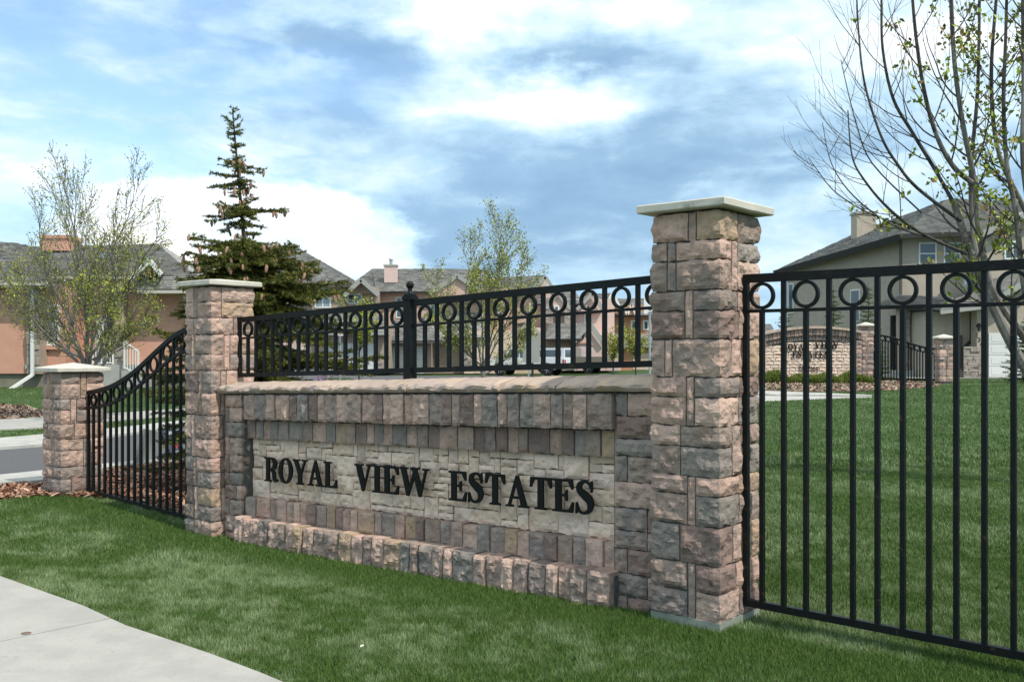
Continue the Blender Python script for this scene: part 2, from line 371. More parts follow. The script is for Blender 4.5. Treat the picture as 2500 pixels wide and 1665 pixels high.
# ------------------------------------------------------------ stones
def stone(path,h0,h1,fn,seed,m,parent,bulge=.009,back=.05,res=.021,gap=.008,name='stone',amp=.016,closed=None):
    """rough-faced block. path: [(a,b,nx,ny)...] plan points with outward normals; fn(a,b,h)->world"""
    pts=[]; tot=0; seg=[]
    for p,q in zip(path,path[1:]):
        l=math.hypot(q[0]-p[0],q[1]-p[1]); seg.append(l); tot+=l
    g0=gap/2
    for i,(p,q) in enumerate(zip(path,path[1:])):
        l=seg[i]; n=max(2,int(round(l/res))); n=min(n,18)
        tx,ty=(q[0]-p[0])/l,(q[1]-p[1])/l; nx,ny=ty,-tx
        a0=g0 if i==0 else 0; a1=l-(g0 if i==len(seg)-1 else 0)
        for k in range(n+1):
            if i>0 and k==0: continue
            t=a0+(a1-a0)*k/n
            cx,cy=nx,ny
            if k==n and i<len(seg)-1:
                r=path[i+2]; l2=seg[i+1]; ux,uy=(r[0]-q[0])/l2,(r[1]-q[1])/l2; cx,cy=(nx+uy),(ny-ux); s=1/max(math.hypot(cx,cy),.5); cx*=s;cy*=s
            pts.append((p[0]+tx*t,p[1]+ty*t,cx,cy,i))
    nz=max(2,min(14,int(round((h1-h0)/res)))); na=len(pts)
    z0=h0+g0; z1=h1-g0
    off=Vector((seed*7.13%91,seed*3.7%57,seed*1.9%33))
    vs=[];idx={}
    bz=.6+.8*((seed*37)%10)/10
    jx=[rnd.uniform(-.004,.004) for _ in range(4)]
    for j in range(nz+1):
        hz=z0+(z1-z0)*j/nz
        for i,(a,b,nx,ny,_) in enumerate(pts):
            ed=min(i,na-1-i,j,nz-j)
            w=fn(a,b,hz); q=w*9+off
            nn=mn.noise(q)*amp+mn.noise(q*2.6)*amp*.95+mn.noise(q*5.5)*amp*.35+abs(mn.noise(q*1.7+off))*amp*.6
            rg=1-abs(mn.noise(q*.62+off))*2.; rg=max(0,rg)
            o=(bulge*bz+nn*1.15+rg*amp*.6) if ed>=1 else .004+nn*.35
            if ed==1: o=o*.86+.001
            h=hz; a_=a;b_=b
            if ed==0:
                e=mn.noise(q*2.6)*.011; h+=e if j in (0,nz) else 0
            elif 0<i<na-1:
                h+=mn.noise(q*4)*.004
            vs.append(fn(a_+nx*o,b_+ny*o,h))
    fs=[]
    for j in range(nz):
        for i in range(na-1):
            k=j*na+i
            if (i+j)%2: fs+=[(k,k+1,k+na+1),(k,k+na+1,k+na)]
            else: fs+=[(k,k+1,k+na),(k+1,k+na+1,k+na)]
    ring=[i for i in range(na)]+[j*na+na-1 for j in range(1,nz+1)]+[nz*na+i for i in range(na-2,-1,-1)]+[j*na for j in range(nz-1,0,-1)]
    b0=len(vs)
    for k in ring:
        j,i=divmod(k,na); a,b,nx,ny,_=pts[i]; hz=z0+(z1-z0)*j/nz; vs.append(fn(a-nx*back,b-ny*back,hz))
    n=len(ring)
    for k in range(n): fs.append((ring[k],b0+k,b0+(k+1)%n,ring[(k+1)%n]))
    if name is None: return vs,fs
    return mesh(name,vs,fs,m,parent)
cnt=[0]
def sid(): cnt[0]+=1; return cnt[0]
lastm=[None]
def pick(ms,w=None):
    while True:
        m=rnd.choices(ms,w)[0]
        if m is not lastm[0]: lastm[0]=m; return m
SW=[5,4,4,2.4,2.4,2,4.5,1.8]
def per(t,w,wd_=None):
    wd_=wd_ or w
    t=t%4; k=int(t); f_=t-k
    return [(-w+w*f_,0),(0,wd_*f_),(-w*f_,wd_),(-w,wd_-wd_*f_)][k]
def pathT(t0,t1,w,wd_=None):
    L=[t0]; k=math.floor(t0)+1
    while k<t1-1e-6: L.append(k); k+=1
    L.append(t1); return [per(t,w,wd_) for t in L]
def pillar(name,fn,w,wd_,hs,courses,label,group,loc,captop,cap_over,capt,peak,base0,res=.021,amp=.014,footing=None,seed=0):
    t=empty(name,loc,label,'stone pillar',group)
    mb=MB(); e_=.012
    q=[fn(a,b,h) for h in (base0,hs[-1]+.002) for a,b in ((-w+e_,e_),(-e_,e_),(-e_,wd_-e_),(-w+e_,wd_-e_))]
    mb.add(q,[(3,2,1,0),(4,5,6,7),(0,1,5,4),(1,2,6,5),(2,3,7,6),(3,0,4,7)]); mb.build('mortar_core','mortar',t)
    for ci,cs in enumerate(courses):
        for (t0,t1,k) in cs:
            stone(pathT(t0,t1,w,wd_),hs[ci],hs[ci+k],fn,sid()+seed,pick(ST,SW),t,res=res,amp=amp,back=.03)
    if footing:
        mb=MB(); o=footing[0]
        q=[fn(a,b,h) for h in (footing[1],footing[2]) for a,b in ((-w-o,-o),(o,-o),(o,wd_+o),(-w-o,wd_+o))]
        mb.add(q,[(3,2,1,0),(4,5,6,7),(0,1,5,4),(1,2,6,5),(2,3,7,6),(3,0,4,7)]); mb.build('footing','footing',t)
    # cap slab with slightly chamfered edges, weathered top
    o=cap_over; c0=captop-capt; mb=MB(); ch=.006
    rings=[(o-ch,c0),(o,c0+ch),(o,captop-ch),(o-ch,captop)]
    vs=[]
    for r,h in rings:
        cor=[(-w-r,-r),(r,-r),(r,wd_+r),(-w-r,wd_+r)]
        for i in range(4):
            a=cor[i]; b=cor[(i+1)%4]
            for k in range(6):
                x=a[0]+(b[0]-a[0])*k/6; y=a[1]+(b[1]-a[1])*k/6; p=fn(x,y,h); nn=mn.noise(p*14)*.0025
                vs.append(p+Vector((nn,nn,nn)))
    ns=24; fs=[tuple(range(ns-1,-1,-1))]
    for k in range(3): fs+=[(k*ns+i,k*ns+(i+1)%ns,(k+1)*ns+(i+1)%ns,(k+1)*ns+i) for i in range(ns)]
    vs.append(fn(-w/2,wd_/2,captop+peak)); fs+=[(3*ns+i,3*ns+(i+1)%ns,4*ns) for i in range(ns)]
    mb.add(vs,fs); mb.build('cap','cap_concrete',t)
    return t
def rand_courses(n,seed):
    r=random.Random(seed); out=[]; i=0
    while i<n:
        pair=(i+1<n and r.random()<.55)
        for k_ in range(2 if pair else 1):
            cs=[]; off=r.choice([0,1])
            for side in range(4):
                if pair:
                    if k_==0:
                        base=[.45+r.uniform(-.05,.05) if off else .2+r.uniform(-.04,.04)]; th=.14
                        cuts=base; store=(base[0],th) if side==0 else store
                        PS=locals().get('PS',None)
                pass
            out.append(None)
        i+=2 if pair else 1
    # build explicit
    out=[]; i=0
    while i<n:
        pair=(i+1<n and r.random()<.5)
        f1=[(r.choice([.22,.30,.46,.52])+r.uniform(-.03,.03)) for _ in range(4)]
        thin=[r.random()<.7 if pair else False for _ in range(4)]
        rows=[[],[]] if pair else [[]]
        for ri in range(len(rows)):
            c=[]
            for s_ in range(4):
                c.append((s_+f1[s_],'a'))
                if thin[s_]: c.append((s_+f1[s_]+.14,'b'))
            cs=[]
            for q in range(len(c)):
                a,ta=c[q]; b,tb=c[(q+1)%len(c)]
                if b<=a: b+=4
                if ta=='a' and tb=='b':
                    if ri==0: cs.append((a,b,2))
                else: cs.append((a,b,1))
            rows[ri]=cs
        out+=rows; i+=len(rows)
    return out
# big right pillar: courses read from top to bottom at the corner
ys=[1543-17,1454,1385,1290,1215,1168,1095,1043,972,922,827,756,706,631,583,511]
hs=[EYE-(y-HY)/F*5.4 for y in ys]; hs=[h for h in hs]
BC=[ # bottom first; (t0,t1,span)
 [(-.35,.54,1),(.54,.66,2),(.66,1.5,1),(1.5,2.35,1),(2.35,3.0,1),(3.0,3.65,1)],
 [(-.25,.54,1),(.66,1.42,1),(1.42,2.3,1),(2.3,2.8,1),(2.8,3.75,1)],
 [(-.4,.42,1),(.42,1.34,1),(1.34,1.56,1),(1.56,2.4,1),(2.4,3.0,1),(3.0,3.6,1)],
 [(-.3,.54,1),(.54,.66,2),(.66,1.5,1),(1.5,2.4,1),(2.4,3.1,1),(3.1,3.7,1)],
 [(-.25,.54,1),(.66,1.5,1),(1.5,2.25,1),(2.25,3.2,1),(3.2,3.75,1)],
 [(-.35,.43,1),(.43,1.32,1),(1.32,1.55,2),(1.55,2.4,1),(2.4,3.2,1),(3.2,3.65,1)],
 [(-.25,.43,1),(.43,1.32,1),(1.55,2.3,1),(2.3,3.1,1),(3.1,3.75,1)],
 [(-.3,.52,1),(.52,.64,2),(.64,1.48,1),(1.48,2.4,1),(2.4,3.1,1),(3.1,3.7,1)],
 [(-.25,.52,1),(.64,1.5,1),(1.5,2.2,1),(2.2,3.1,1),(3.1,3.75,1)],
 [(-.3,.18,1),(.18,.30,1),(.30,1.30,1),(1.30,1.56,1),(1.56,2.4,1),(2.4,3.1,1),(3.1,3.7,1)],
 [(-.35,.50,1),(.50,.62,2),(.62,1.5,1),(1.5,2.3,1),(2.3,3.1,1),(3.1,3.65,1)],
 [(-.25,.50,1),(.62,1.46,1),(1.46,2.4,1),(2.4,3.1,1),(3.1,3.75,1)],
 [(-.3,.22,1),(.22,.36,1),(.36,1.30,1),(1.30,1.46,2),(1.46,2.3,1),(2.3,3.1,1),(3.1,3.7,1)],
 [(-.35,.22,1),(.22,.36,1),(.36,1.30,1),(1.46,2.4,1),(2.4,3.0,1),(3.0,3.65,1)],
 [(-.3,.55,1),(.55,.67,1),(.67,1.45,1),(1.45,2.35,1),(2.35,3.1,1),(3.1,3.7,1)]]
GP='stone gate pillars of the near entrance'
pillar('stone_pillar',WL,.42,.45,hs,BC,'tallest rough stone pillar with flat pale cap, right end of the black lettered wall',GP,WL(-.2,.22,0),2.383,.072,.047,.02,-.05,footing=(.012,-.1,.052),amp=.0125)
def hlist(z0,z1,n,seed):
    r=random.Random(seed); w=[r.uniform(.75,1.35) for _ in range(n)]; s=sum(w); o=[z0]
    for k in w: o.append(o[-1]+k/s*(z1-z0))
    return o
LP=WL(-4.995,0,0)
def fnL(a,b,h): return WL(-4.995+a,b,h)
pillar('stone_pillar',fnL,.40,.42,hlist(-.1,2.12,14,4),rand_courses(14,8),'second tallest stone pillar with pale cap, between the lettered wall and the curved fence',GP,WL(-5.2,.2,0),2.178,.062,.045,.028,-.2,res=.025,amp=.013)
def fnS(a,b,h): return WL(-7.89+a,b,h)
pillar('stone_pillar',fnS,.42,.45,hlist(.03,1.318,9,7),rand_courses(9,3),'short stone pillar with pyramid cap, leftmost, at the low end of the curved fence',GP,WL(-8.1,.2,0),1.372,.068,.045,.055,-.1,res=.03,amp=.013,footing=(.02,-.1,.03))
# ------------------------------------------------------------ sign wall
wall=empty('sign_wall',WL(-2.7,.3,-.03),'long low stone wall carrying the large black lettering, between two pillars','sign wall')
def wbox(name,s0,s1,d0,d1,h0,h1,m,par):
    mb=MB(); n=8; vs=[]
    for i in range(n+1):
        s=s0+(s1-s0)*i/n
        vs+=[WP(s,d0,h0),WP(s,d0,h1),WP(s,d1,h1),WP(s,d1,h0)]
    fs=[(3,2,1,0),(4*n,4*n+1,4*n+2,4*n+3)]
    for i in range(n):
        for k in range(4): fs.append((4*i+k,4*i+(k+1)%4,4*i+4+(k+1)%4,4*i+4+k))
    mb.add(vs,fs); return mb.build(name,m,par)
wbox('mortar_core',-4.96,-.43,.235,.47,-.15,1.325,'mortar',wall)
for a,b,d,h0,h1 in ((-4.96,-4.70,.135,-.15,1.322),(-.79,-.43,.135,-.15,1.322),(-4.66,-.76,.11,1.09,1.32),(-4.70,-.78,.185,.915,1.09),(-4.70,-.78,.175,-.15,.37),(-4.66,-.74,.065,-.15,.205)):
    wbox('mortar_backing',a,b,d,.24,h0,h1,'mortar',wall)
def straight(s0,s1,d): return [(s0,d),(s1,d)]
def soldiers(s0,s1,h0,h1,d,wmin,wmax,ms,w,back,amp=.014,hj=.0):
    s=s0
    while s<s1-.02:
        k=rnd.uniform(wmin,wmax)
        if rnd.random()<.25: k*=1.35
        if s1-(s+k)<wmin: k=s1-s
        dd=d+rnd.uniform(-.008,.008)
        stone(straight(s,s+k,dd),h0,h1+rnd.uniform(-hj,hj),WP,sid(),pick(ms,w),wall,back=back,res=.021,amp=amp,bulge=.008)
        s+=k
soldiers(-4.64,-.765,1.088,1.312,.085,.075,.15,ST,SW,.06,amp=.016)
soldiers(-4.70,-.785,.912,1.082,.17,.08,.15,ST,[2,2,4,3,3,1,2,3],.03,amp=.008)  # darker stone mix: shade under the top course put into the colour
soldiers(-4.70,-.785,.215,.392,.155,.08,.15,ST,SW,.09,amp=.010,hj=.006)
soldiers(-4.68,-.74,-.03,.225,.028,.08,.15,ST,[5,5,3,2,2,1,5,1],.14,amp=.018,hj=.008)
# pilasters: left one turns its corner into the recess
def pil(s0,s1,d,turn,seed,dark):
    r=random.Random(seed); hh=hlist(-.05,1.312,10,seed)
    for i in range(10):
        ww=[1,1,4,3,3,.6,2,3] if dark else SW  # dark: darker stone mix, the big pillar's shadow put into the colour
        if r.random()<.45: cuts=[s0,s1]
        else: cuts=[s0,s0+(s1-s0)*r.choice([.28,.7]),s1]
        for k in range(len(cuts)-1):
            p=straight(cuts[k],cuts[k+1],d)
            if turn and k==len(cuts)-2: p.append((s1,d+.09))
            stone(p,hh[i],hh[i+1],WP,sid(),pick(ST,ww),wall,res=.024,amp=.016,back=.03)
pil(-4.965,-4.715,.12,True,21,False); pil(-.775,-.435,.12,False,33,True)
# cream ashlar panel
uh=.0525; NH=10; us=.05; NS=78
occ=[[0]*NS for _ in range(NH)]; h_0=.388
for j in range(NH):
    i=0
    while i<NS:
        if occ[j][i]: i+=1; continue
        hh_=rnd.choice([1,1,2,2,2,3,3]); hh_=min(hh_,NH-j)
        if NH-j-hh_==0 or True:
            ww_=rnd.randint(2,4) if hh_==1 else rnd.randint(2,5) 
        ww_=min(ww_,NS-i)
        k=0
        while k<ww_ and not occ[j][i+k]: k+=1
        ww_=k
        if NS-(i+ww_)==1 and not occ[j][NS-1]: ww_+=1
        hh_=min([hh_]+[next((q for q in range(hh_) if occ[j+q][i+c]),hh_) for c in range(ww_)]); hh_=max(1,hh_)
        for q in range(hh_):
            for c in range(ww_): occ[j+q][i+c]=1
        jit=.004
        stone(straight(-4.69+i*us,-4.69+(i+ww_)*us,.222+rnd.uniform(-.008,.006)),h_0+j*uh,h_0+(j+hh_)*uh,WP,sid(),pick(CR,[4,3,3,2]),wall,back=.02,res=.021,amp=.016,bulge=.006,gap=.007)
        i+=ww_
# coping stones
cuts=[-4.985,-4.62,-4.22,-3.80,-3.38,-2.98,-2.55,-2.10,-1.66,-1.18,-.44]
for i in range(len(cuts)-1):
    s0,s1=cuts[i]+.005,cuts[i+1]-.005; n=max(5,int((s1-s0)/.035)); m_=9; vs=[];fs=[]; q=sid()
    if i==len(cuts)-2: pass
    prof=[(.40,1.325,0),(.07,1.325,0),(.058,1.335,1),(.045,1.350,1),(.05,1.368,1),(.072,1.385,.8),(.14,1.405,.3),(.25,1.425,.3),(.36,1.42,.3),(.45,1.405,.5),(.465,1.37,.5),(.46,1.325,0)]
    for a in range(n+1):
        s=s0+(s1-s0)*a/n; e_=1 if 0<a<n else .6
        for (d,h,k) in prof:
            w=WP(s,d,h); nn=mn.noise(w*11+Vector((q,0,0)))*.034*k+mn.noise(w*26)*.022*k
            dd=d-nn*.9; h2=h+nn*.45-(0 if e_==1 else .005*(k>0))
            vs.append(WP(s,dd,h2))
    M=len(prof)
    for a in range(n):
        for b in range(M): fs.append((a*M+b,a*M+(b+1)%M,(a+1)*M+(b+1)%M,(a+1)*M+b))
    fs.append(tuple(range(M))); fs.append(tuple(n*M+b for b in reversed(range(M))))
    mesh('coping_stone',vs,fs,'cap_stone',wall)
# ------------------------------------------------------------ serif letters
def ell(cx,cy,rx,ry,n=26): return [(cx+rx*math.cos(2*math.pi*i/n),cy+ry*math.sin(2*math.pi*i/n)) for i in range(n)]
def thick(cl):
    L_=[];Rr=[]
    for i,(x,y,w) in enumerate(cl):
        a=cl[max(0,i-1)]; b=cl[min(len(cl)-1,i+1)]; tx,ty=b[0]-a[0],b[1]-a[1]; l=math.hypot(tx,ty); nx,ny=-ty/l,tx/l
        L_.append((x+nx*w/2,y+ny*w/2)); Rr.append((x-nx*w/2,y-ny*w/2))
    return L_+Rr[::-1]
def smoothcl(c,n=5):
    o=[]
    for i in range(len(c)-1):
        p0=c[max(i-1,0)];p1=c[i];p2=c[i+1];p3=c[min(i+2,len(c)-1)]
        for k in range(n):
            t=k/n; o.append(tuple(.5*((2*p1[j])+(-p0[j]+p2[j])*t+(2*p0[j]-5*p1[j]+4*p2[j]-p3[j])*t*t+(-p0[j]+3*p1[j]-3*p2[j]+p3[j])*t**3) for j in range(3)))
    o.append(c[-1]); return o
GL={
'I':(.44,[[(0,0),(.44,0),(.44,.06),(.33,.08),(.33,.92),(.44,.94),(.44,1),(0,1),(0,.94),(.11,.92),(.11,.08),(0,.06)]],[]),
'L':(.76,[[(0,0),(.72,0),(.76,.32),(.70,.32),(.58,.1),(.33,.08),(.33,.92),(.46,.94),(.46,1),(0,1),(0,.94),(.11,.92),(.11,.08),(0,.06)]],[]),
'T':(.84,[[(.21,0),(.65,0),(.65,.06),(.54,.08),(.54,.92),(.68,.9),(.78,.68),(.84,.68),(.82,1),(.04,1),(.02,.68),(.08,.68),(.18,.9),(.32,.92),(.32,.08),(.21,.06)]],[]),
'E':(.78,[[(0,0),(.74,0),(.78,.32),(.72,.32),(.6,.08),(.33,.08),(.33,.47),(.45,.47),(.5,.34),(.55,.34),(.55,.68),(.5,.68),(.45,.55),(.33,.55),(.33,.92),(.58,.92),(.7,.7),(.76,.7),(.74,1),(0,1),(0,.94),(.11,.92),(.11,.08),(0,.06)]],[]),
'V':(.84,[[(0,1),(0,.94),(.08,.92),(.37,0),(.46,0),(.74,.92),(.84,.94),(.84,1),(.56,1),(.56,.94),(.66,.92),(.5,.36),(.32,.92),(.42,.94),(.42,1)]],[]),
'W':(1.3,[[(0,1),(0,.94),(.07,.92),(.32,0),(.42,0),(.66,.66),(.86,0),(.96,0),(1.2,.92),(1.3,.94),(1.3,1),(1.02,1),(1.02,.94),(1.12,.92),(.97,.36),(.79,.92),(.87,.94),(.87,1),(.50,1),(.50,.94),(.56,.92),(.60,.84),(.44,.36),(.29,.92),(.38,.94),(.38,1)]],[]),
'A':(.9,[[(0,0),(.3,0),(.3,.06),(.2,.08),(.26,.26),(.55,.26),(.6,.08),(.5,.06),(.5,0),(.9,0),(.9,.06),(.82,.08),(.5,1),(.4,1),(.1,.08),(0,.06)],[(.29,.34),(.405,.7),(.52,.34)]],[]),
'O':(.86,[ell(.43,.5,.43,.52),ell(.43,.5,.21,.44)],[]),
'R':(.88,[[(0,0),(.44,0),(.44,.06),(.33,.08),(.33,.46),(.40,.46),(.48,.38),(.54,.1),(.64,-.01),(.80,0),(.88,.1),(.83,.13),(.77,.09),(.73,.14),(.69,.38),(.6,.49),(.73,.57),(.79,.74),(.74,.89),(.6,.98),(.42,1),(0,1),(0,.94),(.11,.92),(.11,.08),(0,.06)],[(.33,.55),(.33,.92),(.42,.92),(.52,.86),(.55,.74),(.52,.6),(.42,.55)]],[]),
'Y':(.86,[[(.2,0),(.64,0),(.64,.06),(.53,.08),(.53,.42),(.76,.92),(.86,.94),(.86,1),(.56,1),(.56,.94),(.66,.92),(.48,.52),(.3,.92),(.4,.94),(.4,1),(0,1),(0,.94),(.08,.92),(.31,.42),(.31,.08),(.2,.06)]],[]),
'S':(.70,[thick(smoothcl([(.60,.72,.07),(.52,.90,.07),(.36,.965,.09),(.19,.88,.16),(.17,.72,.2),(.34,.57,.25),(.52,.42,.25),(.56,.25,.2),(.5,.10,.14),(.34,.03,.09),(.17,.08,.07),(.08,.28,.07)]))],[[(.57,.66),(.63,.66),(.63,1.0),(.58,1.0)],[(.04,0),(.09,0),(.11,.34),(.05,.34)]]),
'B':(.78,[[(0,0),(.45,0),(.66,.06),(.76,.26),(.68,.46),(.56,.53),(.66,.6),(.7,.76),(.62,.93),(.42,1),(0,1)],[(.25,.08),(.25,.48),(.42,.48),(.52,.38),(.54,.26),(.48,.12),(.4,.08)],[(.25,.56),(.25,.92),(.38,.92),(.48,.84),(.48,.66),(.38,.56)]],[]),
'D':(.74,[[(0,0),(.3,0),(.56,.1),(.7,.36),(.7,.64),(.56,.9),(.3,1),(0,1)],[(.14,.09),(.14,.91),(.3,.91),(.48,.8),(.56,.6),(.56,.4),(.48,.2),(.3,.09)]],[]),
'a':(.5,[ell(.22,.3,.22,.31),ell(.22,.3,.12,.22)],[[(.38,0),(.5,0),(.5,.6),(.38,.6)]]),
'i':(.2,[[(.04,0),(.16,0),(.16,.6),(.04,.6)]],[[(.04,.72),(.16,.72),(.16,.86),(.04,.86)]]),
'n':(.5,[[(.02,0),(.14,0),(.14,.44),(.24,.52),(.34,.44),(.34,0),(.46,0),(.46,.48),(.38,.6),(.24,.62),(.14,.56),(.14,.6),(.02,.6)]],[]),
'c':(.46,[thick(smoothcl([(.40,.48,.09),(.26,.56,.10),(.10,.44,.12),(.08,.28,.12),(.14,.1,.12),(.28,.05,.10),(.40,.14,.09)]))],[]),
}
def letter(ch,x,wid,h0,hgt,fn,dep,parent,m='letter_black'):
    W0,polys,extra=GL[ch]; mb=MB()
    def tr(p,d): return fn(x+p[0]*wid/W0,d,h0+p[1]*hgt)
    def ex(loops,d0,d1):
        tri=tessellate_polygon([[Vector((a,b,0)) for a,b in l] for l in loops]); flat=[p for l in loops for p in l]; n=len(flat)
        vs=[tr(p,d0) for p in flat]+[tr(p,d1) for p in flat]
        fs=[tuple(t) for t in tri]+[tuple(n+i for i in reversed(t)) for t in tri]; k=0
        for l in loops:
            fs+=[(k+i,k+(i+1)%len(l),n+k+(i+1)%len(l),n+k+i) for i in range(len(l))]; k+=len(l)
        mb.add(vs,fs)
    ex(polys,0,dep)
    for e_ in extra: ex([e_],-.0015,dep-.002)
    mb.build('letter',m,parent)
def word(txt,s0,s1,h0,hgt,fn,dep,parent,gap=.05):
    tot=sum(GL[c][0] for c in txt)+gap*(len(txt)-1); k=(s1-s0)/tot; x=s0
    for c in txt: letter(c,x,GL[c][0]*k,h0,hgt,fn,dep,parent); x+=(GL[c][0]+gap)*k
fnT=lambda s,d,h: WP(s,.148+d,h)
word('ROYAL',-4.427,-3.46,.547,.213,fnT,.014,wall,.03)
word('VIEW',-3.246,-2.426,.547,.213,fnT,.014,wall,.03)
word('ESTATES',-2.223,-.952,.547,.213,fnT,.014,wall,.03)
# ------------------------------------------------------------ fences
def s_of(px,d=.27):
    k=(px-1250)/F; o=P0+V_*d; return -(o.x-k*o.y)/(U.x-k*U.y)
def ring(mb,fn,s,h,r,th,dep,n=30):
    vs=[]
    for i in range(n):
        a=2*math.pi*i/n
        for rr,dd in ((r,-dep/2),(r,dep/2),(r-th,dep/2),(r-th,-dep/2)): vs.append(fn(s+rr*math.cos(a),.27+dd,h+rr*math.sin(a)))
    fs=[(4*i+k,4*i+(k+1)%4,4*((i+1)%n)+(k+1)%4,4*((i+1)%n)+k) for i in range(n) for k in range(4)]
    mb.add(vs,fs)
def rail(name,fn,pts,w,t,par):
    mb=MB(); vs=[]
    for s,h in pts: vs+=[fn(s,.27-t/2,h-w/2),fn(s,.27-t/2,h+w/2),fn(s,.27+t/2,h+w/2),fn(s,.27+t/2,h-w/2)]
    n=len(pts); fs=[(3,2,1,0),tuple(4*(n-1)+k for k in range(4))]
    for i in range(n-1):
        for k in range(4): fs.append((4*i+k,4*i+(k+1)%4,4*i+4+(k+1)%4,4*i+4+k))
    mb.add(vs,fs); return mb.build(name,'black_metal',par)
def baluster(fn,s,h0,h1,par,t=.025,name='baluster'):
    mb=MB(); q=[fn(s+a*t/2,.27+b*t/2,h) for h in (h0,h1) for a,b in ((-1,-1),(1,-1),(1,1),(-1,1))]
    mb.add(q,[(3,2,1,0),(4,5,6,7),(0,1,5,4),(1,2,6,5),(2,3,7,6),(3,0,4,7)]); mb.build(name,'black_metal',par)
def lev(s0,s1,h,n=6): return [(s0+(s1-s0)*i/n,h) for i in range(n+1)]
def panel(label,group,fn,s0,s1,top,ringr,bot,rings,bars_full,loc,post_left=True,post_right=False,name='metal_fence',mid=None):
    t=empty(name,loc,label,'fence',group)
    rail('top_rail',fn,lev(s0,s1,top-.024),.048,.034,t)
    rail('ring_rail',fn,lev(s0,s1,ringr),.018,.026,t)
    rail('bottom_rail',fn,lev(s0,s1,bot+.02),.040,.032,t)
    rt=top-.048; R_=(rt-(ringr+.009))/2
    for s in rings:
        if s0-.05<s<s1+.3:
            mb=MB(); ring(mb,fn,s,ringr+.009+R_,R_-.0005,.0172,.022); mb.build('ring','black_metal',t)
            baluster(fn,s,bot+.04,ringr-.009,t)
    for s in bars_full: baluster(fn,s,bot+.04,rt,t)
    if post_left: baluster(fn,s0+.013,bot-.0,top-.001,t,.03,'end_post')
    if post_right: baluster(fn,s1-.013,bot-.0,top-.001,t,.03,'end_post')
    return t
FG='black metal fence panels of the near entrance'
sl_=[s_of(x) for x in (606,645,687,728,773,820,867,918.5,969)]; sr_=[s_of(x) for x in (1038.4,1096,1158,1222,1290.6,1362.8,1437.8,1518,1598)]
print('rings',[round(x,3) for x in sl_],[round(x,3) for x in sr_])
def even(L):
    n=len(L); a=np.polyfit(range(n),L,1); return [a[1]+a[0]*i for i in range(n)],a[0]
rl,dl=even(sl_); rr_,dr=even(sr_)
sp_=s_of(1001)
panel('black ringed fence panel on the lettered wall, left of the ball-topped post',FG,WP,-4.985,sp_-.03,2.028,1.832,1.469,rl,[x+dl/2 for x in rl[:-1]],WP(-3.9,.27,1.42))
panel('black ringed fence panel on the lettered wall, right of the ball-topped post',FG,WP,sp_+.03,-.43,2.028,1.832,1.469,rr_,[x+dr/2 for x in rr_[:-1]],WP(-1.6,.27,1.42),post_left=False)
pt=empty('fence_post',WP(sp_,.27,1.42),'square black post topped with a ball, midway along the lettered wall','fence post')
mb=MB(); a=.036
q=[WP(sp_+x*a,.27+y*a,h) for h in (1.40,2.03) for x,y in ((-1,-1),(1,-1),(1,1),(-1,1))]
mb.add(q,[(3,2,1,0),(4,5,6,7),(0,1,5,4),(1,2,6,5),(2,3,7,6),(3,0,4,7)]); mb.build('shaft','black_metal',pt)
mb=MB()
for a,h0,h1 in ((.046,2.031,2.048),(.041,2.049,2.060),(.034,2.061,2.075)):
    q=[WP(sp_+x*a,.27+y*a,h) for h in (h0,h1) for x,y in ((-1,-1),(1,-1),(1,1),(-1,1))]
    mb.add(q,[(3,2,1,0),(4,5,6,7),(0,1,5,4),(1,2,6,5),(2,3,7,6),(3,0,4,7)])
mb.build('post_cap','black_metal',pt)
c=WP(sp_,.27,2.075); mb=MB(); mb.lathe(c,[(.034,0),(.022,.014),(.014,.03),(.02,.036),(.014,.042)]+[(.030*math.sin(R(k)),.042+.026-.030*math.cos(R(k))) for k in range(25,181,13)]+[(.0005,.0985)],18)
mb.build('ball_finial','black_metal',pt,smooth=True)
# right fence
s_r=[s_of(x) for x in (1861.9,1967.3,2080.9,2203.5,2336.4)]; print('rr',s_r)
r3,d3=even(s_r); r3=[r3[0]+d3*i for i in range(11)]
fnR=lambda s,d,h: WL(s,d,h-.012*max(s,0)*(1-h/2.))
panel('tall black fence with a row of rings, running right from the tallest pillar',FG,fnR,.012,r3[-1]+.2,1.981,1.772,.103,r3,[x+d3/2 for x in r3],WL(1.2,.27,0))
# left curved fence
topc=[(215,955),(245,948),(274,939),(298,925),(323,908),(344,890),(365,869),(386,850),(400,836),(430,812),(458,797)]
midc=[(215,997),(245,992),(274,985),(298,973),(323,955),(351,932),(386,903),(421,873),(440,861),(458,853)]
def curve(L):
    S=[];H_=[]
    for px,py in L:
        s=s_of(px); Y=WL(s,.27,0).y; S.append(s); H_.append(EYE-(py-HY)/F*Y)
    return np.array(S),np.array(H_)
Ts,Th=curve(topc); Ms,Mh=curve(midc)
cf=empty('metal_fence',WL(-6.85,.27,0),'curved black fence sweeping down from the second pillar to the short pillar','fence',FG)
topf=lambda s: float(np.interp(s,Ts,Th)); midf=lambda s: float(np.interp(s,Ms,Mh))
ss_=[Ts[0]+(Ts[-1]-Ts[0])*i/28 for i in range(29)]
sm=lambda f,s: (f(s-.12)+2*f(s)+f(s+.12))/4
rail('top_rail',WL,[(s,sm(topf,s)-.022) for s in ss_],.046,.032,cf); rail('ring_rail',WL,[(s,sm(midf,s)) for s in ss_],.03,.026,cf)
s0,s1=ss_[0],ss_[-1]; botf=lambda s: .035+(-.045-.035)*(s-s0)/(s1-s0)
rail('bottom_rail',WL,[(s,botf(s)) for s in (s0,(s0+s1)/2,s1)],.042,.032,cf)
nb=16; st=(s1-s0)/nb
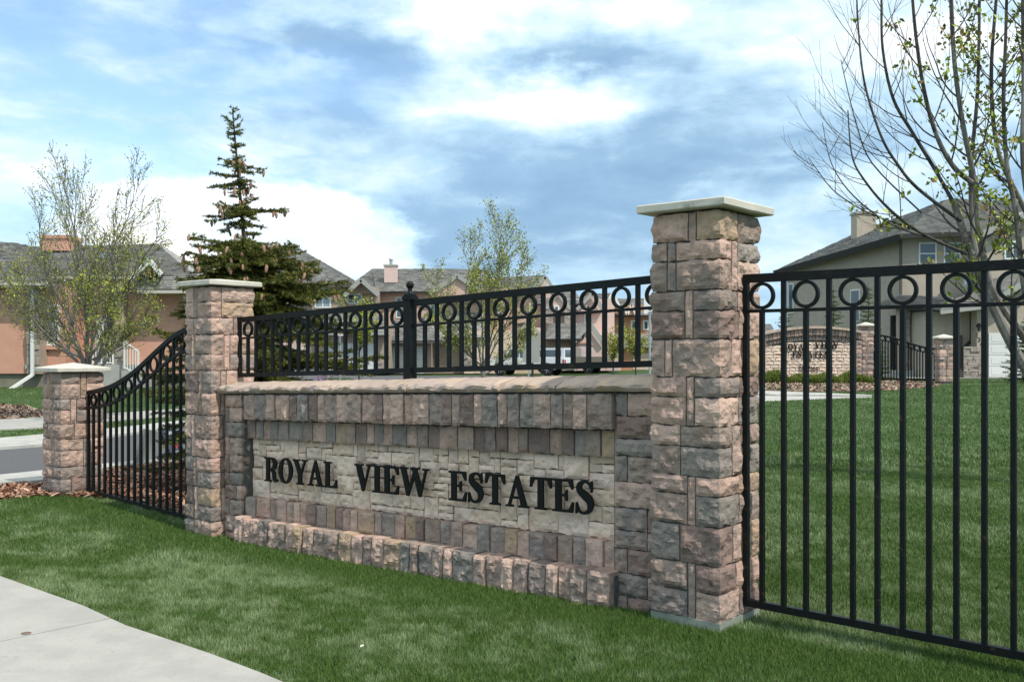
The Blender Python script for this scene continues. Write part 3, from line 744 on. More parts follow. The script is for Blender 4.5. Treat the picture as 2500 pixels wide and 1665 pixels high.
for i in range(nb+1):
    s=s0+st*i+(.012 if i==0 else 0)-(.012 if i==nb else 0)
    if i%2==0: baluster(WL,s,botf(s)+.02,sm(topf,s)-.04,cf)
    else:
        baluster(WL,s,botf(s)+.02,sm(midf,s)-.012,cf); a=sm(topf,s)-.045; b=sm(midf,s)+.014; r_=(a-b)/2
        mb=MB(); ring(mb,WL,s,(a+b)/2,min(r_*1.02,.085),.0172,.022); mb.build('ring','black_metal',cf)
# ------------------------------------------------------------ roofs and houses
def lerp3(a,b,t): return a+(b-a)*t
def shingles(el,er,rr,rl,parent,row=.21,w=.34,thick=.07,deck=.12,m='shake',name='shingles'):
    el,er,rr,rl=[Vector(p) for p in (el,er,rr,rl)]
    nrm=(er-el).cross(rl-el)
    if nrm.length<1e-6: nrm=(er-el).cross(rr-el)
    nrm.normalize()
    if nrm.z<0: nrm=-nrm
    H_=max((rl-el).length,(rr-er).length); n=max(3,int(H_/row)); vs=[];fs=[];cols=[]
    for i in range(n):
        t0=i/n; t1=min(1.,(i+1.25)/n); a0=lerp3(el,rl,t0);b0=lerp3(er,rr,t0);a1=lerp3(el,rl,t1);b1=lerp3(er,rr,t1)
        W_=(b0-a0).length; x=0.
        while x<W_-.02:
            ww=w*rnd.uniform(.55,1.4); x1=min(W_,x+ww); u0=x/W_; u1=max(u0+.001,(x1-.008)/W_); k=len(vs)
            th=thick*rnd.uniform(.8,1.25); dr=(a0-a1).normalized()*rnd.uniform(-.012,.012)
            p=[lerp3(a0,b0,u0)+dr,lerp3(a0,b0,u1)+dr,lerp3(a1,b1,u1),lerp3(a1,b1,u0)]
            vs+=[p[0]+nrm*.002,p[1]+nrm*.002,p[0]+nrm*th,p[1]+nrm*th,p[2]+nrm*.008,p[3]+nrm*.008]
            fs+=[(k,k+1,k+3,k+2),(k+2,k+3,k+4,k+5),(k,k+2,k+5),(k+1,k+4,k+3)]
            cv=rnd.uniform(.65,1.4); cols+=[(cv,cv*rnd.uniform(.95,1.02),cv*rnd.uniform(.9,1.03))]*6
            x=x1
    o=mesh(name,vs,fs,m,parent,col=np.array(cols)); o['kind']='stuff'
    mb=MB(); pts=[el,er,rr,rl] if (rr-rl).length>.02 else [el,er,rr]
    mb.extr([p for p in pts],-nrm*deck); mb.build('roof_deck','roof_deck',parent)
def prism(name,px,Y,dep,m,parent):
    mb=MB(); mb.extr([P(a,b,Y) for a,b in px],(0,dep,0)); return mb.build(name,m,parent)
def rect(a,b,c,d): return [(a,d),(c,d),(c,b),(a,b)]
def window(x0,y0,x1,y1,Y,parent,fw=.07,m='white_trim',g_='glass',div=0,hdiv=0):
    a=P(x0,y1,Y); b=P(x1,y0,Y); mb=MB(); yf=Y-.05; yb=Y+.0
    mb.box(a.x,b.x,yf,yb,b.z-fw,b.z); mb.box(a.x,b.x,yf,yb,a.z,a.z+fw)
    mb.box(a.x,a.x+fw,yf,yb,a.z+fw,b.z-fw); mb.box(b.x-fw,b.x,yf,yb,a.z+fw,b.z-fw)
    for i in range(div):
        x=a.x+(b.x-a.x)*(i+1)/(div+1); mb.box(x-fw*.4,x+fw*.4,yf+.006,yb,a.z+fw,b.z-fw)
    for i in range(hdiv):
        z=a.z+(b.z-a.z)*(i+1)/(hdiv+1); mb.box(a.x+fw,b.x-fw,yf+.009,yb,z-fw*.4,z+fw*.4)
    w_=mb.build('window',m,parent)
    mb=MB(); mb.box(a.x+fw*.8,b.x-fw*.8,Y-.022,Y-.012,a.z+fw*.8,b.z-fw*.8); mb.build('pane',g_,w_)
    return w_
def garage(x0,y0,x1,y1,Y,parent,m='garage_white',rows=4,cols=4):
    a=P(x0,y1,Y); b=P(x1,y0,Y); mb=MB(); rh=(b.z-a.z)/rows
    for i in range(rows):
        z0=a.z+i*rh+.01; z1=a.z+(i+1)*rh-.01; mb.box(a.x,b.x,Y-.05,Y-.01,z0,z1)
        cw=(b.x-a.x)/cols
        for j in range(cols): mb.box(a.x+j*cw+.1,a.x+(j+1)*cw-.1,Y-.062,Y-.049,z0+.1,z1-.1)
    mb.box(a.x,b.x,Y-.02,Y-.001,a.z,b.z)
    return mb.build('garage_door',m,parent)
def gbar(name,a,b,w,dep,m,parent):
    mb=MB(); mb.bar(a,b,dep,w,side=(0,1,0)); return mb.build(name,m,parent)
def stacked(x0,y0,x1,y1,Y,parent,rh=.12):
    a=P(x0,y1,Y); b=P(x1,y0,Y); vs=[];cols=[]; mb=MB(); z=a.z
    while z<b.z-.03:
        h=min(rh*rnd.uniform(.6,1.3),b.z-z); x=a.x
        while x<b.x-.02:
            w=min(rnd.uniform(.15,.5),b.x-x); n0=len(mb.v); mb.box(x+.006,x+w-.006,Y-rnd.uniform(.03,.09),Y+.02,z+.006,z+h-.006)
            c=rnd.uniform(.6,1.35); cols+=[(c,c*rnd.uniform(.93,1.),c*rnd.uniform(.88,1.02))]*(len(mb.v)-n0); x+=w
        z+=h
    o=mb.build('stacked_stones','stacked_stone',parent,col=np.array(cols)); o['kind']='stuff'; return o
def chimney(x0,y0,x1,y1,Y,dep,m,parent,flue=True):
    a=P(x0,y1,Y);b=P(x1,y0,Y); mb=MB(); mb.box(a.x,b.x,Y,Y+dep,a.z,b.z); c=mb.build('chimney',m,parent)
    mb=MB(); mb.box(a.x-.06,b.x+.06,Y-.06,Y+dep+.06,b.z+.001,b.z+.12); mb.build('chimney_cap','grey_trim' if m!='stucco_pink' else m,c)
    if flue:
        mb=MB(); cx=(a.x+b.x)/2; mb.cyl((cx,Y+dep/2,b.z+.12),(cx,Y+dep/2,b.z+.5),.12,.12,12); mb.cyl((cx,Y+dep/2,b.z+.52),(cx,Y+dep/2,b.z+.60),.2,.16,12); mb.build('flue','galvanised',c,smooth=False)
# --- left salmon bungalow
Y=33.; H1=empty('salmon_bungalow',P(190,945,35),'low salmon stucco house with dark shake roof, beyond the side road at far left','house')
prism('wall',rect(-130,703,66,912),Y,6,'stucco_pink',H1)
prism('wall',rect(99,700,160,912),Y+.35,6,'stucco_pink',H1)
prism('wall',rect(160,676,303,905),Y+1.6,5,'stucco_pink',H1)
prism('wall',rect(303,712,475,912),Y+.5,6,'stucco_pink',H1)
prism('base_wall',rect(-130,912,160,950),Y+.1,5,'base_plaster',H1)
prism('base_wall',rect(303,912,475,950),Y+.6,5,'base_plaster',H1)
prism('stone_pilaster',rect(66,700,99,913),Y-.15,.6,'stucco_tan',H1)
stacked(67,701,98,913,Y-.15,H1,.25)
w=window(113,743,146,844,Y+.35,H1,.07,g_='glass_blind'); prism('sill',rect(112,845,149,853),Y+.22,.12,'stucco_pink',H1)
# roof planes (eave points nearer, ridge points farther)
shingles(P(-140,690,Y-.6),P(112,690,Y-.6),P(60,598,Y+4),P(-140,575,Y+4),H1)
shingles(P(112,690,Y-.6),P(166,701,Y+1.4),P(62,597,Y+4.2),P(60,598,Y+4),H1)
shingles(P(120,672,Y+1.0),P(470,672,Y+1.0),P(385,598,Y+5.5),P(55,606,Y+5.5),H1)
shingles(P(318,708,Y-.3),P(500,708,Y-.3),P(470,672,Y+1.0),P(318,672,Y+1.0),H1)
shingles(P(500,708,Y-.3),P(560,700,Y+5),P(385,598,Y+5.5),P(470,672,Y+1.),H1)
shingles(P(400,668,Y+1.5),P(394,668,Y-.4),P(366,633,Y-.4),P(372,633,Y+3),H1)
shingles(P(316,681,Y-.4),P(340,668,Y+1.4),P(368,633,Y+3),P(366,633,Y-.4),H1)
prism('gable_wall',[(325,680),(390,668),(366,640)],Y+.45,.3,'stucco_pink',H1)
gbar('gable_trim',P(315,684,Y-.45),P(366,637,Y-.45),.15,.06,'white_trim',H1); gbar('gable_trim',P(366,637,Y-.45),P(394,671,Y-.45),.15,.06,'white_trim',H1)
prism('soffit',rect(-130,697,112,701),Y-.55,.9,'cream_trim',H1); prism('soffit',rect(125,677,318,680),Y+1.05,.7,'cream_trim',H1); prism('soffit',rect(320,714,475,717),Y-.2,.9,'cream_trim',H1)
for a,b,c,Yg in ((-130,112,690,Y-.68),(125,315,674,Y+.9),(335,475,709,Y-.38)):
    prism('gutter',rect(a,c,b,c+7),Yg,.1,'cream_trim',H1)
gbar('gutter',P(112,693,Y-.63),P(163,705,Y+1.35),.1,.1,'cream_trim',H1)
chimney(100,582,166,612,Y+4.2,1.1,'stucco_pink',H1,False)
mb=MB(); mb.bar(P(79,697,Y-.3),P(79,917,Y-.3),.09,.09); mb.bar(P(79,915,Y-.3),P(24,951,Y-.9),.09,.09); mb.build('downspout','white_trim',H1)
mb=MB(); mb.bar(P(452,716,Y+.3),P(460,800,Y+.3),.12,.09); mb.build('downspout','white_trim',H1)
prism('skylight',[(237,630),(268,630),(276,619),(245,619)],Y+3.0,.25,'glass_blind',H1)
prism('entry_landing',rect(200,890,343,946),Y-.1,1.8,'walk_concrete',H1)
mb=MB()
for i in range(3):
    a=P(303+14*i,904+12*i,Y-.12-.0*i); b=P(320+14*i,946,Y); mb.box(a.x,b.x+.1,Y-.35+.002*i,Y+.8,b.z,a.z)
mb.build('steps','walk_concrete',H1)
prism('front_door',rect(236,770,264,889),Y+1.5,.1,'door_white',H1); prism('door_opening',rect(262,770,276,889),Y+1.45,.1,'brown_trim',H1)
prism('stone_column',rect(277,690,302,890),Y+.1,.5,'stucco_tan',H1); stacked(277,800,302,890,Y+.1,H1,.25)
def railing(x0,x1,yt0,yt1,yb0,yb1,Y,n,parent):
    mb=MB(); mb.bar(P(x0,yt0,Y),P(x1,yt1,Y),.05,.05); mb.bar(P(x0,yb0,Y),P(x1,yb1,Y),.035,.035)
    for i in range(n+1):
        t=i/n; x=x0+(x1-x0)*t; mb.bar(P(x,yt0+(yt1-yt0)*t,Y+.001),P(x,yb0+(yb1-yb0)*t+(3 if i in(0,n) else 0),Y+.001),.05 if i in (0,n) else .025,.05 if i in (0,n) else .025)
    mb.build('railing','white_trim',parent)
railing(227,276,823,823,886,886,Y-.02,7,H1); railing(304,338,834,858,897,914,Y-.3,5,H1)
prism('outlet_box',rect(61,890,66,900),Y-.08,.08,'sign_white',H1)
# --- right beige house
Y=44.5; H2=empty('beige_house',P(2200,921,47),'two-storey beige stucco house with white garage door, behind the tall right fence','house')
A_=P(1922,905,52.5); B_=P(2199,925,45.2)
mb=MB(); pts=[A_,B_,Vector((B_.x,B_.y,P(2199,578,45.2).z)),Vector((A_.x,A_.y,P(1922,664,52.5).z))]
mb.extr(pts,(1.2,.5,0)); mb.build('wall','stucco_beige',H2)
prism('wall',rect(2199,572,2402,930),45.1,6,'stucco_beige',H2)
prism('wall',[(2402,930),(2700,930),(2700,620),(2560,500),(2402,566)],44.0,7,'stucco_beige',H2)
window(2242,592,2286,647,45.1,H2,.07,hdiv=1); window(2303,592,2345,647,45.1,H2,.07,hdiv=1)
window(2451,589,2492,634,44.0,H2,.07,div=1)
w2=MB(); 
dirw=(B_-A_).normalized(); nw=Vector((dirw.y,-dirw.x,0)); nw=nw if nw.x<0 else -nw
def onside(t,z): p=A_.lerp(B_,t); return Vector((p.x,p.y,z))
def sidewin(t0,t1,z0,z1):
    mb=MB(); q=[onside(t0,z0),onside(t1,z0),onside(t1,z1),onside(t0,z1)]; mb.extr([p+nw*.06 for p in q],-nw*.07); f_=mb.build('window','white_trim',H2)
    mb=MB(); dz=.07; dt=.008; q=[onside(t0+dt,z0+dz),onside(t1-dt,z0+dz),onside(t1-dt,z1-dz),onside(t0+dt,z1-dz)]; mb.extr([p+nw*.075 for p in q],-nw*.01); mb.build('pane','glass',f_)
sidewin(.60,.68,3.0,4.6); sidewin(.02,.07,3.6,5.2)
shingles(P(1890,664,53.0),P(2196,575,44.4),P(2321,486,49.5),P(2098,568,56),H2)
shingles(P(2194,575,44.4),P(2400,568,44.4),P(2560,498,49.5),P(2321,486,49.5),H2)
shingles(P(2400,568,44.4),P(2410,572,43.5),P(2560,497,43.5),P(2560,498,49.5),H2)
shingles(P(2710,640,43.5),P(2710,640,49.),P(2560,498,49.5),P(2560,497,43.5),H2)
gbar('fascia',P(1890,667,52.95),P(2196,579,44.3),.28,.08,'dark_trim',H2); gbar('fascia',P(2196,577,44.3),P(2400,570,44.3),.2,.08,'dark_trim',H2)
gbar('gable_trim',P(2398,572,43.4),P(2560,500,43.4),.26,.06,'grey_trim',H2)
chimney(2092,522,2139,600,51.5,.9,'stucco_beige',H2)
mb=MB(); mb.bar(P(2199,585,44.95),P(2199,722,44.95),.1,.1); mb.build('downspout','brown_trim',H2)
# porch roof, porch and garage wing
shingles(P(2140,745,45.3),P(2300,757,41.3),P(2330,728,44.9),P(2198,722,44.9),H2)
shingles(P(2296,760,41.3),P(2404,746,41.3),P(2404,700,44.9),P(2340,728,44.9),H2)
shingles(P(2400,746,41.2),P(2470,722,41.2),P(2560,640,44.),P(2402,690,44.),H2)
shingles(P(2404,748,41.1),P(2408,748,44),P(2560,655,44),P(2560,655,41.1),H2)
gbar('fascia',P(2296,763,41.2),P(2404,750,41.2),.15,.08,'grey_trim',H2); gbar('gable_trim',P(2404,750,41.0),P(2560,655,41.0),.22,.06,'grey_trim',H2)
prism('wall',[(2385,925),(2700,925),(2700,700),(2560,668),(2412,750),(2385,752)],41.8,3.2,'stucco_beige',H2)
prism('wall',rect(2262,760,2385,925),42.6,2.4,'stucco_beige',H2)
prism('porch_recess',rect(2175,770,2193,905),45.05,.1,'dark_trim',H2); prism('front_door',rect(2222,770,2240,905),45.04,.1,'dark_trim',H2)
prism('stone_column',rect(2197,745,2221,922),44.2,.45,'stucco_tan',H2); stacked(2197,745,2221,922,44.2,H2,.16)
prism('porch_step',rect(2140,905,2265,926),43.6,1.5,'walk_concrete',H2)
stacked(2352,846,2402,922,41.78,H2,.13); stacked(2262,846,2352,922,42.55,H2,.13) if False else None
mb=MB(); mb.bar(P(2371,762,42.4),P(2371,832,42.4),.1,.1); mb.bar(P(2371,832,42.4),P(2353,850,42.35),.1,.1); mb.bar(P(2353,850,42.35),P(2353,905,42.3),.1,.1); mb.build('downspout','dark_trim',H2)
prism('utility_panel',rect(2345,818,2350,900),42.5,.1,'brown_trim',H2)
garage(2413,813,2620,921,41.8,H2,rows=4,cols=4)
window(2484,793,2530,812,41.8,H2,.05)
mb=MB(); c=P(2390,800,41.6); mb.cyl(c-Vector((0,0,.14)),c+Vector((0,0,.10)),.05,.09,8); mb.cyl(c+Vector((0,0,.10)),c+Vector((0,0,.2)),.12,.03,8); mb.box(c.x-.03,c.x+.03,c.y,c.y+.19,c.z+.02,c.z+.1); mb.build('wall_lamp','dark_trim',H2)
def text(txt,loc,size,parent,m='dark_trim',rot=(R(90),0,0),name='lettering'):
    cu=bpy.data.curves.new('t','FONT'); cu.body=txt; cu.size=size; cu.extrude=.006; cu.align_x='CENTER'; cu.align_y='CENTER'
    o=bpy.data.objects.new('tmp',cu); me=bpy.data.meshes.new_from_object(o); bpy.data.objects.remove(o)
    o2=bpy.data.objects.new(name,me); me.materials.clear(); me.materials.append(MT[m]); sc.collection.objects.link(o2)
    o2.parent=parent; o2.location=Vector(loc)-org(parent); o2.rotation_euler=rot; return o2
for ch,px,py in (('2',2385,820),('3',2391,830),('6',2397,840)): text(ch,P(px,py,41.78),.26,H2,name='house_number')
mb=MB(); c=P(2350,695,44.6); mb.lathe((0,0,0),[(.0,0),(.12,.015),(.22,.05),(.3,.1)],14)
vs=[(c.x+z*1.2-.05,c.y+x*.6-.1,c.z+y*1.2) for x,y,z in mb.v]; mesh('satellite_dish',vs,mb.f,'galvanised',H2,smooth=True)
# --- middle townhouses
def blank(name,px,py,Y,label): return empty(name,P(px,py,Y),label,'house','townhouses behind the lettered wall')
M1=blank('townhouse',800,912,68,'tan and salmon townhouse with white garage doors, just right of the cone-bearing spruce')
Y=68.
prism('wall',rect(640,690,761,912),Y+.5,7,'stucco_rose',M1); prism('wall',rect(761,690,841,912),Y,7,'stucco_tan',M1)
prism('wall',rect(841,700,914,838),Y+.4,6,'stucco_tan',M1); prism('wall',rect(776,800,946,912),Y-2.2,3,'stucco_tan',M1)
window(768,699,808,752,Y,M1,.09,div=1,g_='glass_blind'); window(848,717,884,742,Y+.4,M1,.09,div=1)
shingles(P(640,690,Y-.5),P(865,694,Y-.5),P(720,604,Y+5),P(690,604,Y+5),M1)
shingles(P(865,694,Y-.5),P(880,694,Y+7),P(722,604,Y+5),P(720,604,Y+5),M1)
gbar('fascia',P(640,694,Y-.6),P(865,698,Y-.6),.22,.08,'brown_trim',M1)
shingles(P(838,722,Y-.8),P(845,700,Y+3),P(882,680,Y+3),P(881,680,Y-.8),M1); shingles(P(925,719,Y-.8),P(925,719,Y+3),P(882,680,Y+3),P(881,680,Y-.8),M1)
prism('gable_wall',[(846,716),(918,716),(881,688)],Y-.1,.4,'stucco_tan',M1)
gbar('gable_trim',P(840,722,Y-.9),P(881,683,Y-.9),.3,.08,'grey_trim',M1); gbar('gable_trim',P(881,683,Y-.9),P(925,721,Y-.9),.3,.08,'grey_trim',M1)
prism('gable_wall',[(700,742),(765,742),(735,690)],Y-.1,.4,'stucco_rose',M1); gbar('gable_trim',P(740,696,Y-.3),P(766,743,Y-.3),.35,.08,'grey_trim',M1)
shingles(P(770,812,Y-3),P(950,816,Y-3),P(935,768,Y-.1),P(785,764,Y-.1),M1)
prism('fascia',rect(770,813,950,818),Y-3.05,.1,'grey_trim',M1)
garage(797,838,840,912,Y-2.2,M1); garage(846,838,914,912,Y-2.2,M1); garage(700,850,752,912,Y+.5,M1)
stacked(761,878,792,912,Y-2.2,M1,.15); stacked(917,884,936,905,Y-2.2,M1,.15); text('13',P(789,866,Y-2.25),.55,M1,name='house_number')
M2=blank('townhouse',1010,912,72,'peach townhouse with two metal-flued chimneys, behind the ball-topped post')
Y=72.
prism('wall',rect(914,705,1240,905),Y,7,'stucco_peach',M2); prism('wall',rect(940,826,1052,912),Y-3,3,'stucco_tan',M2)
prism('wall',rect(1054,815,1133,912),Y-1.2,2,'stucco_tan',M2); prism('wall',rect(1133,808,1262,912),Y-2,2,'stucco_cream',M2)
shingles(P(832,714,Y-.6),P(1000,712,Y-.6),P(965,668,Y+4),P(908,658,Y+5),M2)
shingles(P(918,712,Y-.9),P(1052,712,Y-.6),P(1130,657,Y+5),P(908,657,Y+5),M2)
shingles(P(1045,714,Y-.7),P(1220,716,Y-.7),P(1190,660,Y+5),P(1105,657,Y+5),M2)
chimney(938,650,968,690,Y+1.,.8,'stucco_rose',M2); chimney(1018,661,1046,675,Y+5.2,.8,'stucco_peach',M2)
prism('gable_wall',[(1056,722),(1182,722),(1116,680)],Y-1.2,.5,'stucco_peach',M2)
gbar('gable_trim',P(1048,716,Y-1.4),P(1116,673,Y-1.4),.3,.1,'grey_trim',M2); gbar('gable_trim',P(1116,673,Y-1.4),P(1190,722,Y-1.4),.3,.1,'grey_trim',M2)
shingles(P(1190,724,Y-1.3),P(1190,724,Y+4),P(1117,672,Y+4),P(1116,672,Y-1.3),M2)
window(966,725,982,777,Y,M2,.1,g_='glass'); window(1050,742,1063,768,Y,M2,.1); window(1210,735,1225,765,Y,M2,.1)
shingles(P(932,832,Y-4),P(1088,832,Y-4),P(1030,786,Y-1),P(960,782,Y-1),M2)
shingles(P(1026,823,Y-2.2),P(1196,825,Y-2.2),P(1180,762,Y-.2),P(1040,768,Y-.2),M2)
prism('fascia',rect(932,833,1088,838),Y-4.05,.1,'brown_trim',M2); prism('fascia',rect(1088,824,1196,829),Y-2.25,.1,'brown_trim',M2)
garage(947,845,1035,912,Y-3,M2); stacked(1133,875,1154,897,Y-2.02,M2,.15); garage(1160,865,1205,912,Y-2,M2,'garage_cream')
garage(1212,865,1255,912,Y-2,M2,'garage_cream')
mb=MB(); mb.bar(P(1144,832,Y-2.2),P(1144,868,Y-2.2),.12,.12); mb.bar(P(1144,868,Y-2.2),P(1132,874,Y-2.2),.12,.12); mb.build('downspout','grey_trim',M2)
text('17',P(1050,877,Y-1.25),.55,M2,name='house_number')
M3=blank('townhouse',1400,912,78,'pale rose townhouse with stone facing, pointed gables and oval vent, behind the white pickup')
Y=78.
prism('wall',rect(1205,705,1330,905),Y,7,'stucco_rose',M3); prism('wall',rect(1330,730,1500,905),Y-.6,7,'stucco_rose',M3)
shingles(P(1200,716,Y-.7),P(1335,706,Y-.7),P(1332,672,Y+4),P(1212,678,Y+4),M3)
prism('gable_wall',[(1296,735),(1350,735),(1331,684)],Y-.2,.4,'stucco_rose',M3)
gbar('gable_trim',P(1302,708,Y-.9),P(1331,676,Y-.9),.3,.1,'grey_trim',M3); gbar('gable_trim',P(1331,676,Y-.9),P(1352,708,Y-.9),.3,.1,'grey_trim',M3)
shingles(P(1310,742,Y-1.5),P(1425,742,Y-1.5),P(1400,706,Y+2),P(1325,706,Y+2),M3)
prism('gable_wall',[(1338,762),(1392,762),(1392,750),(1362,714),(1338,748)],Y-1.6,.6,'stucco_rose',M3)
gbar('gable_trim',P(1334,754,Y-1.8),P(1362,713,Y-1.8),.25,.1,'grey_trim',M3); gbar('gable_trim',P(1362,713,Y-1.8),P(1396,756,Y-1.8),.25,.1,'grey_trim',M3)
stacked(1330,740,1350,790,Y-1.7,M3,.2); stacked(1378,755,1395,792,Y-1.7,M3,.2)
window(1352,746,1365,764,Y-1.6,M3,.1); window(1292,740,1300,768,Y-.2,M3,.1); window(1391,748,1402,776,Y-.6,M3,.1); window(1426,762,1438,788,Y-.6,M3,.1)
shingles(P(1404,748,Y-1.2),P(1447,715,Y-1.2),P(1447,713,Y+3),P(1420,722,Y+3),M3)
prism('gable_wall',[(1412,762),(1470,762),(1470,752),(1447,722),(1412,752)],Y-1.1,.5,'stucco_rose',M3)
prism('diamond_vent',[(1436,744),(1439,752),(1436,760),(1433,752)],Y-1.2,.08,'dark_trim',M3)
gbar('gable_trim',P(1408,756,Y-1.4),P(1447,716,Y-1.4),.25,.1,'grey_trim',M3); gbar('gable_trim',P(1447,716,Y-1.4),P(1474,760,Y-1.4),.3,.1,'grey_trim',M3)
shingles(P(1328,828,Y-5),P(1420,828,Y-5),P(1434,788,Y-1.5),P(1342,790,Y-1.5),M3)
prism('wall',rect(1262,800,1320,912),Y-4.6,4,'stucco_cream',M3)
shingles(P(1262,820,Y-5),P(1290,786,Y-5),P(1292,786,Y-1),P(1262,790,Y-1),M3)
prism('gable_wall',[(1262,815),(1322,815),(1292,790)],Y-4.7,.3,'stucco_cream',M3)
gbar('gable_trim',P(1258,820,Y-5.1),P(1290,786,Y-5.1),.25,.1,'grey_trim',M3); gbar('gable_trim',P(1290,786,Y-5.1),P(1325,824,Y-5.1),.25,.1,'grey_trim',M3)
prism('wall',rect(1328,828,1406,905),Y-4,3,'stucco_tan',M3)
prism('wall',[(1402,905),(1470,905),(1470,832),(1440,795),(1402,832)],Y-4.6,4,'stucco_rose',M3)
gbar('gable_trim',P(1400,836,Y-4.9),P(1440,791,Y-4.9),.3,.1,'grey_trim',M3); gbar('gable_trim',P(1440,791,Y-4.9),P(1474,838,Y-4.9),.35,.1,'grey_trim',M3)
mb=MB(); mb.extr([P(1423.5+3.6*math.cos(R(a)),819+9.*math.sin(R(a)),Y-4.7) for a in range(0,360,30)],(0,.1,0)); mb.build('oval_vent','dark_trim',M3)
mb=MB()
for i in range(8):
    a=math.pi*(i/8); b=math.pi*((i+1)/8); mb.bar(P(1427-20*math.cos(a),843-6*math.sin(a),Y-4.68),P(1427-20*math.cos(b),843-6*math.sin(b),Y-4.68),.12,.12)
mb.build('arch_trim','sign_red' if False else 'stucco_pink',M3)
garage(1408,846,1447,905,Y-4.6,M3,'garage_pink'); garage(1480,862,1512,905,Y-3,M3,'garage_pink')
prism('wall',rect(1470,830,1516,905),Y-3,3,'stucco_rose',M3)
M4=blank('townhouse',1545,905,86,'orange stucco townhouse farthest right in the row, left of the tallest pillar')
Y=86.
prism('wall',rect(1470,745,1600,905),Y,7,'stucco_orange',M4); prism('wall',rect(1486,765,1492,905),Y-1,1,'stucco_cream',M4)
shingles(P(1440,752,Y-.8),P(1500,752,Y-.8),P(1494,716,Y+4),P(1450,718,Y+4),M4)
prism('gable_wall',[(1480,765),(1516,765),(1494,722)],Y-1,.4,'stucco_orange',M4); gbar('gable_trim',P(1484,740,Y-1.2),P(1495,716,Y-1.2),.25,.1,'white_trim',M4); gbar('gable_trim',P(1495,716,Y-1.2),P(1512,748,Y-1.2),.25,.1,'white_trim',M4)
shingles(P(1484,770,Y-.8),P(1600,770,Y-.8),P(1590,728,Y+4),P(1504,730,Y+4),M4)
for cx in (1521,1542):
    prism('gable_wall',[(cx-8,768),(cx+8,768),(cx,748)],Y-1.2,.4,'stucco_orange',M4); gbar('gable_trim',P(cx-10,768,Y-1.3),P(cx,744,Y-1.3),.18,.1,'white_trim',M4); gbar('gable_trim',P(cx,744,Y-1.3),P(cx+10,768,Y-1.3),.18,.1,'white_trim',M4)
for x0,y0,x1,y1 in ((1467,775,1477,802),(1509,775,1515,798),(1540,782,1555,806),(1570,782,1584,806)): window(x0,y0,x1,y1,Y,M4,.12)
shingles(P(1476,842,Y-3),P(1520,842,Y-3),P(1516,812,Y-.2),P(1480,812,Y-.2),M4); shingles(P(1520,848,Y-3),P(1600,848,Y-3),P(1590,816,Y-.2),P(1524,816,Y-.2),M4)
prism('wall',rect(1516,848,1600,905),Y-2.4,2.4,'stucco_orange',M4); garage(1545,862,1590,903,Y-2.4,M4,'garage_cream')
# far grey roof beside the right pillar
M5=empty('distant_house',P(1872,900,90),'small distant grey-roofed house between the tallest pillar and the far sign wall','house')
prism('wall',rect(1840,808,1888,880),90,6,'stucco_rose',M5); shingles(P(1836,810,89.5),P(1892,810,89.5),P(1882,792,94),P(1848,792,94),M5)
# ------------------------------------------------------------ far sign wall on the right
YS=31.
FS=empty('sign_wall',P(2000,935,YS),'arched stone sign wall with small black lettering, across the lawn behind the right fence','sign wall')
def fnF(a,b,h): return Vector((P(1866,0,YS).x+a,YS+b,h))
def zpx(py,Y=YS): return EYE-(py-HY)/F*Y
def xF(px): return P(px,0,YS).x-P(1866,0,YS).x
def arch(px): t=(px-1995)/112.; return 797+12*t*t if abs(t)<1.2 else 812
def farstones(lst,ms,name,parent,res=.12):
    """joined small stones, grouped by material"""
    for mi,m in enumerate(ms):
        V__=[];F__=[]
        for k,(path,h0,h1,fn) in enumerate(lst):
            if (k*7+k//3)%len(ms)!=mi: continue
            vs,fs=stone(path,h0,h1,fn,sid(),m,None,bulge=.02,back=.05,res=res,gap=.015,name=None,amp=.02); b=len(V__); V__+=vs; F__+=[tuple(i+b for i in f_) for f_ in fs]
        if V__: o=mesh(name,V__,F__,m,parent); o['kind']='stuff'
mb=MB(); topp=[(x,arch(x)+3) for x in range(1868,2108,12)]
mb.extr([P(a,b,YS+.1) for a,b in [(1868,935)]+topp+[(2104,935)]],(0,.35,0)); mb.build('mortar_core','mortar',FS)
L1=[];L2=[];L3=[]
x=1866.
while x<2104:
    w=rnd.uniform(6,11); x1=min(2104,x+w); y=arch((x+x1)/2); L1.append(([(xF(x),-.02),(xF(x1),-.02)],zpx(y+21),zpx(y+5),fnF)); L2.append(([(xF(x),.05),(xF(x1),.05)],zpx(y+33),zpx(y+21),fnF)); x=x1
for r_ in range(14):
    x=1870.
    while x<2090:
        w=rnd.uniform(10,26); x1=min(2090,x+w); yt=840-12+0*r_; zt=zpx(915-r_*8); zb=zpx(923-r_*8)
        if 915-r_*8>arch((x+x1)/2)+31: L3.append(([(xF(x),.09),(xF(x1),.09)],zb,zt,fnF))
        x=x1
for r_ in range(9):
    for a,b in ((2090,2104),(1859,1869)): L1.append(([(xF(a),-.02),(xF(b),-.02)],zpx(930-r_*11),zpx(941-r_*11)+.0 if False else zpx(919-r_*11),fnF))
farstones(L1,[ST[0],ST[3],ST[1],ST[2]],'facing_stones',FS); farstones(L2,[ST[2],ST[4],ST[7]],'facing_stones',FS); farstones(L3,[CR[0],CR[2],CR[1]],'panel_stones',FS)
mb=MB()
for i in range(20):
    a=1862+i*12.2; b=a+12.0; mb.extr([P(a,arch(a)+5,YS-.12),P(b,arch(b)+5,YS-.12),P(b,arch(b)-1,YS-.12),P(a,arch(a)-1,YS-.12)],(0,.6,0))
mb.build('coping','cap_stone',FS)
fF=lambda a,d,h: Vector((a,YS+.034+d,h))
def fw(txt,x0,x1,yt,yb): word(txt,P(x0,0,YS).x,P(x1,0,YS).x,zpx(yb),zpx(yt)-zpx(yb),fF,.016,FS,.10)
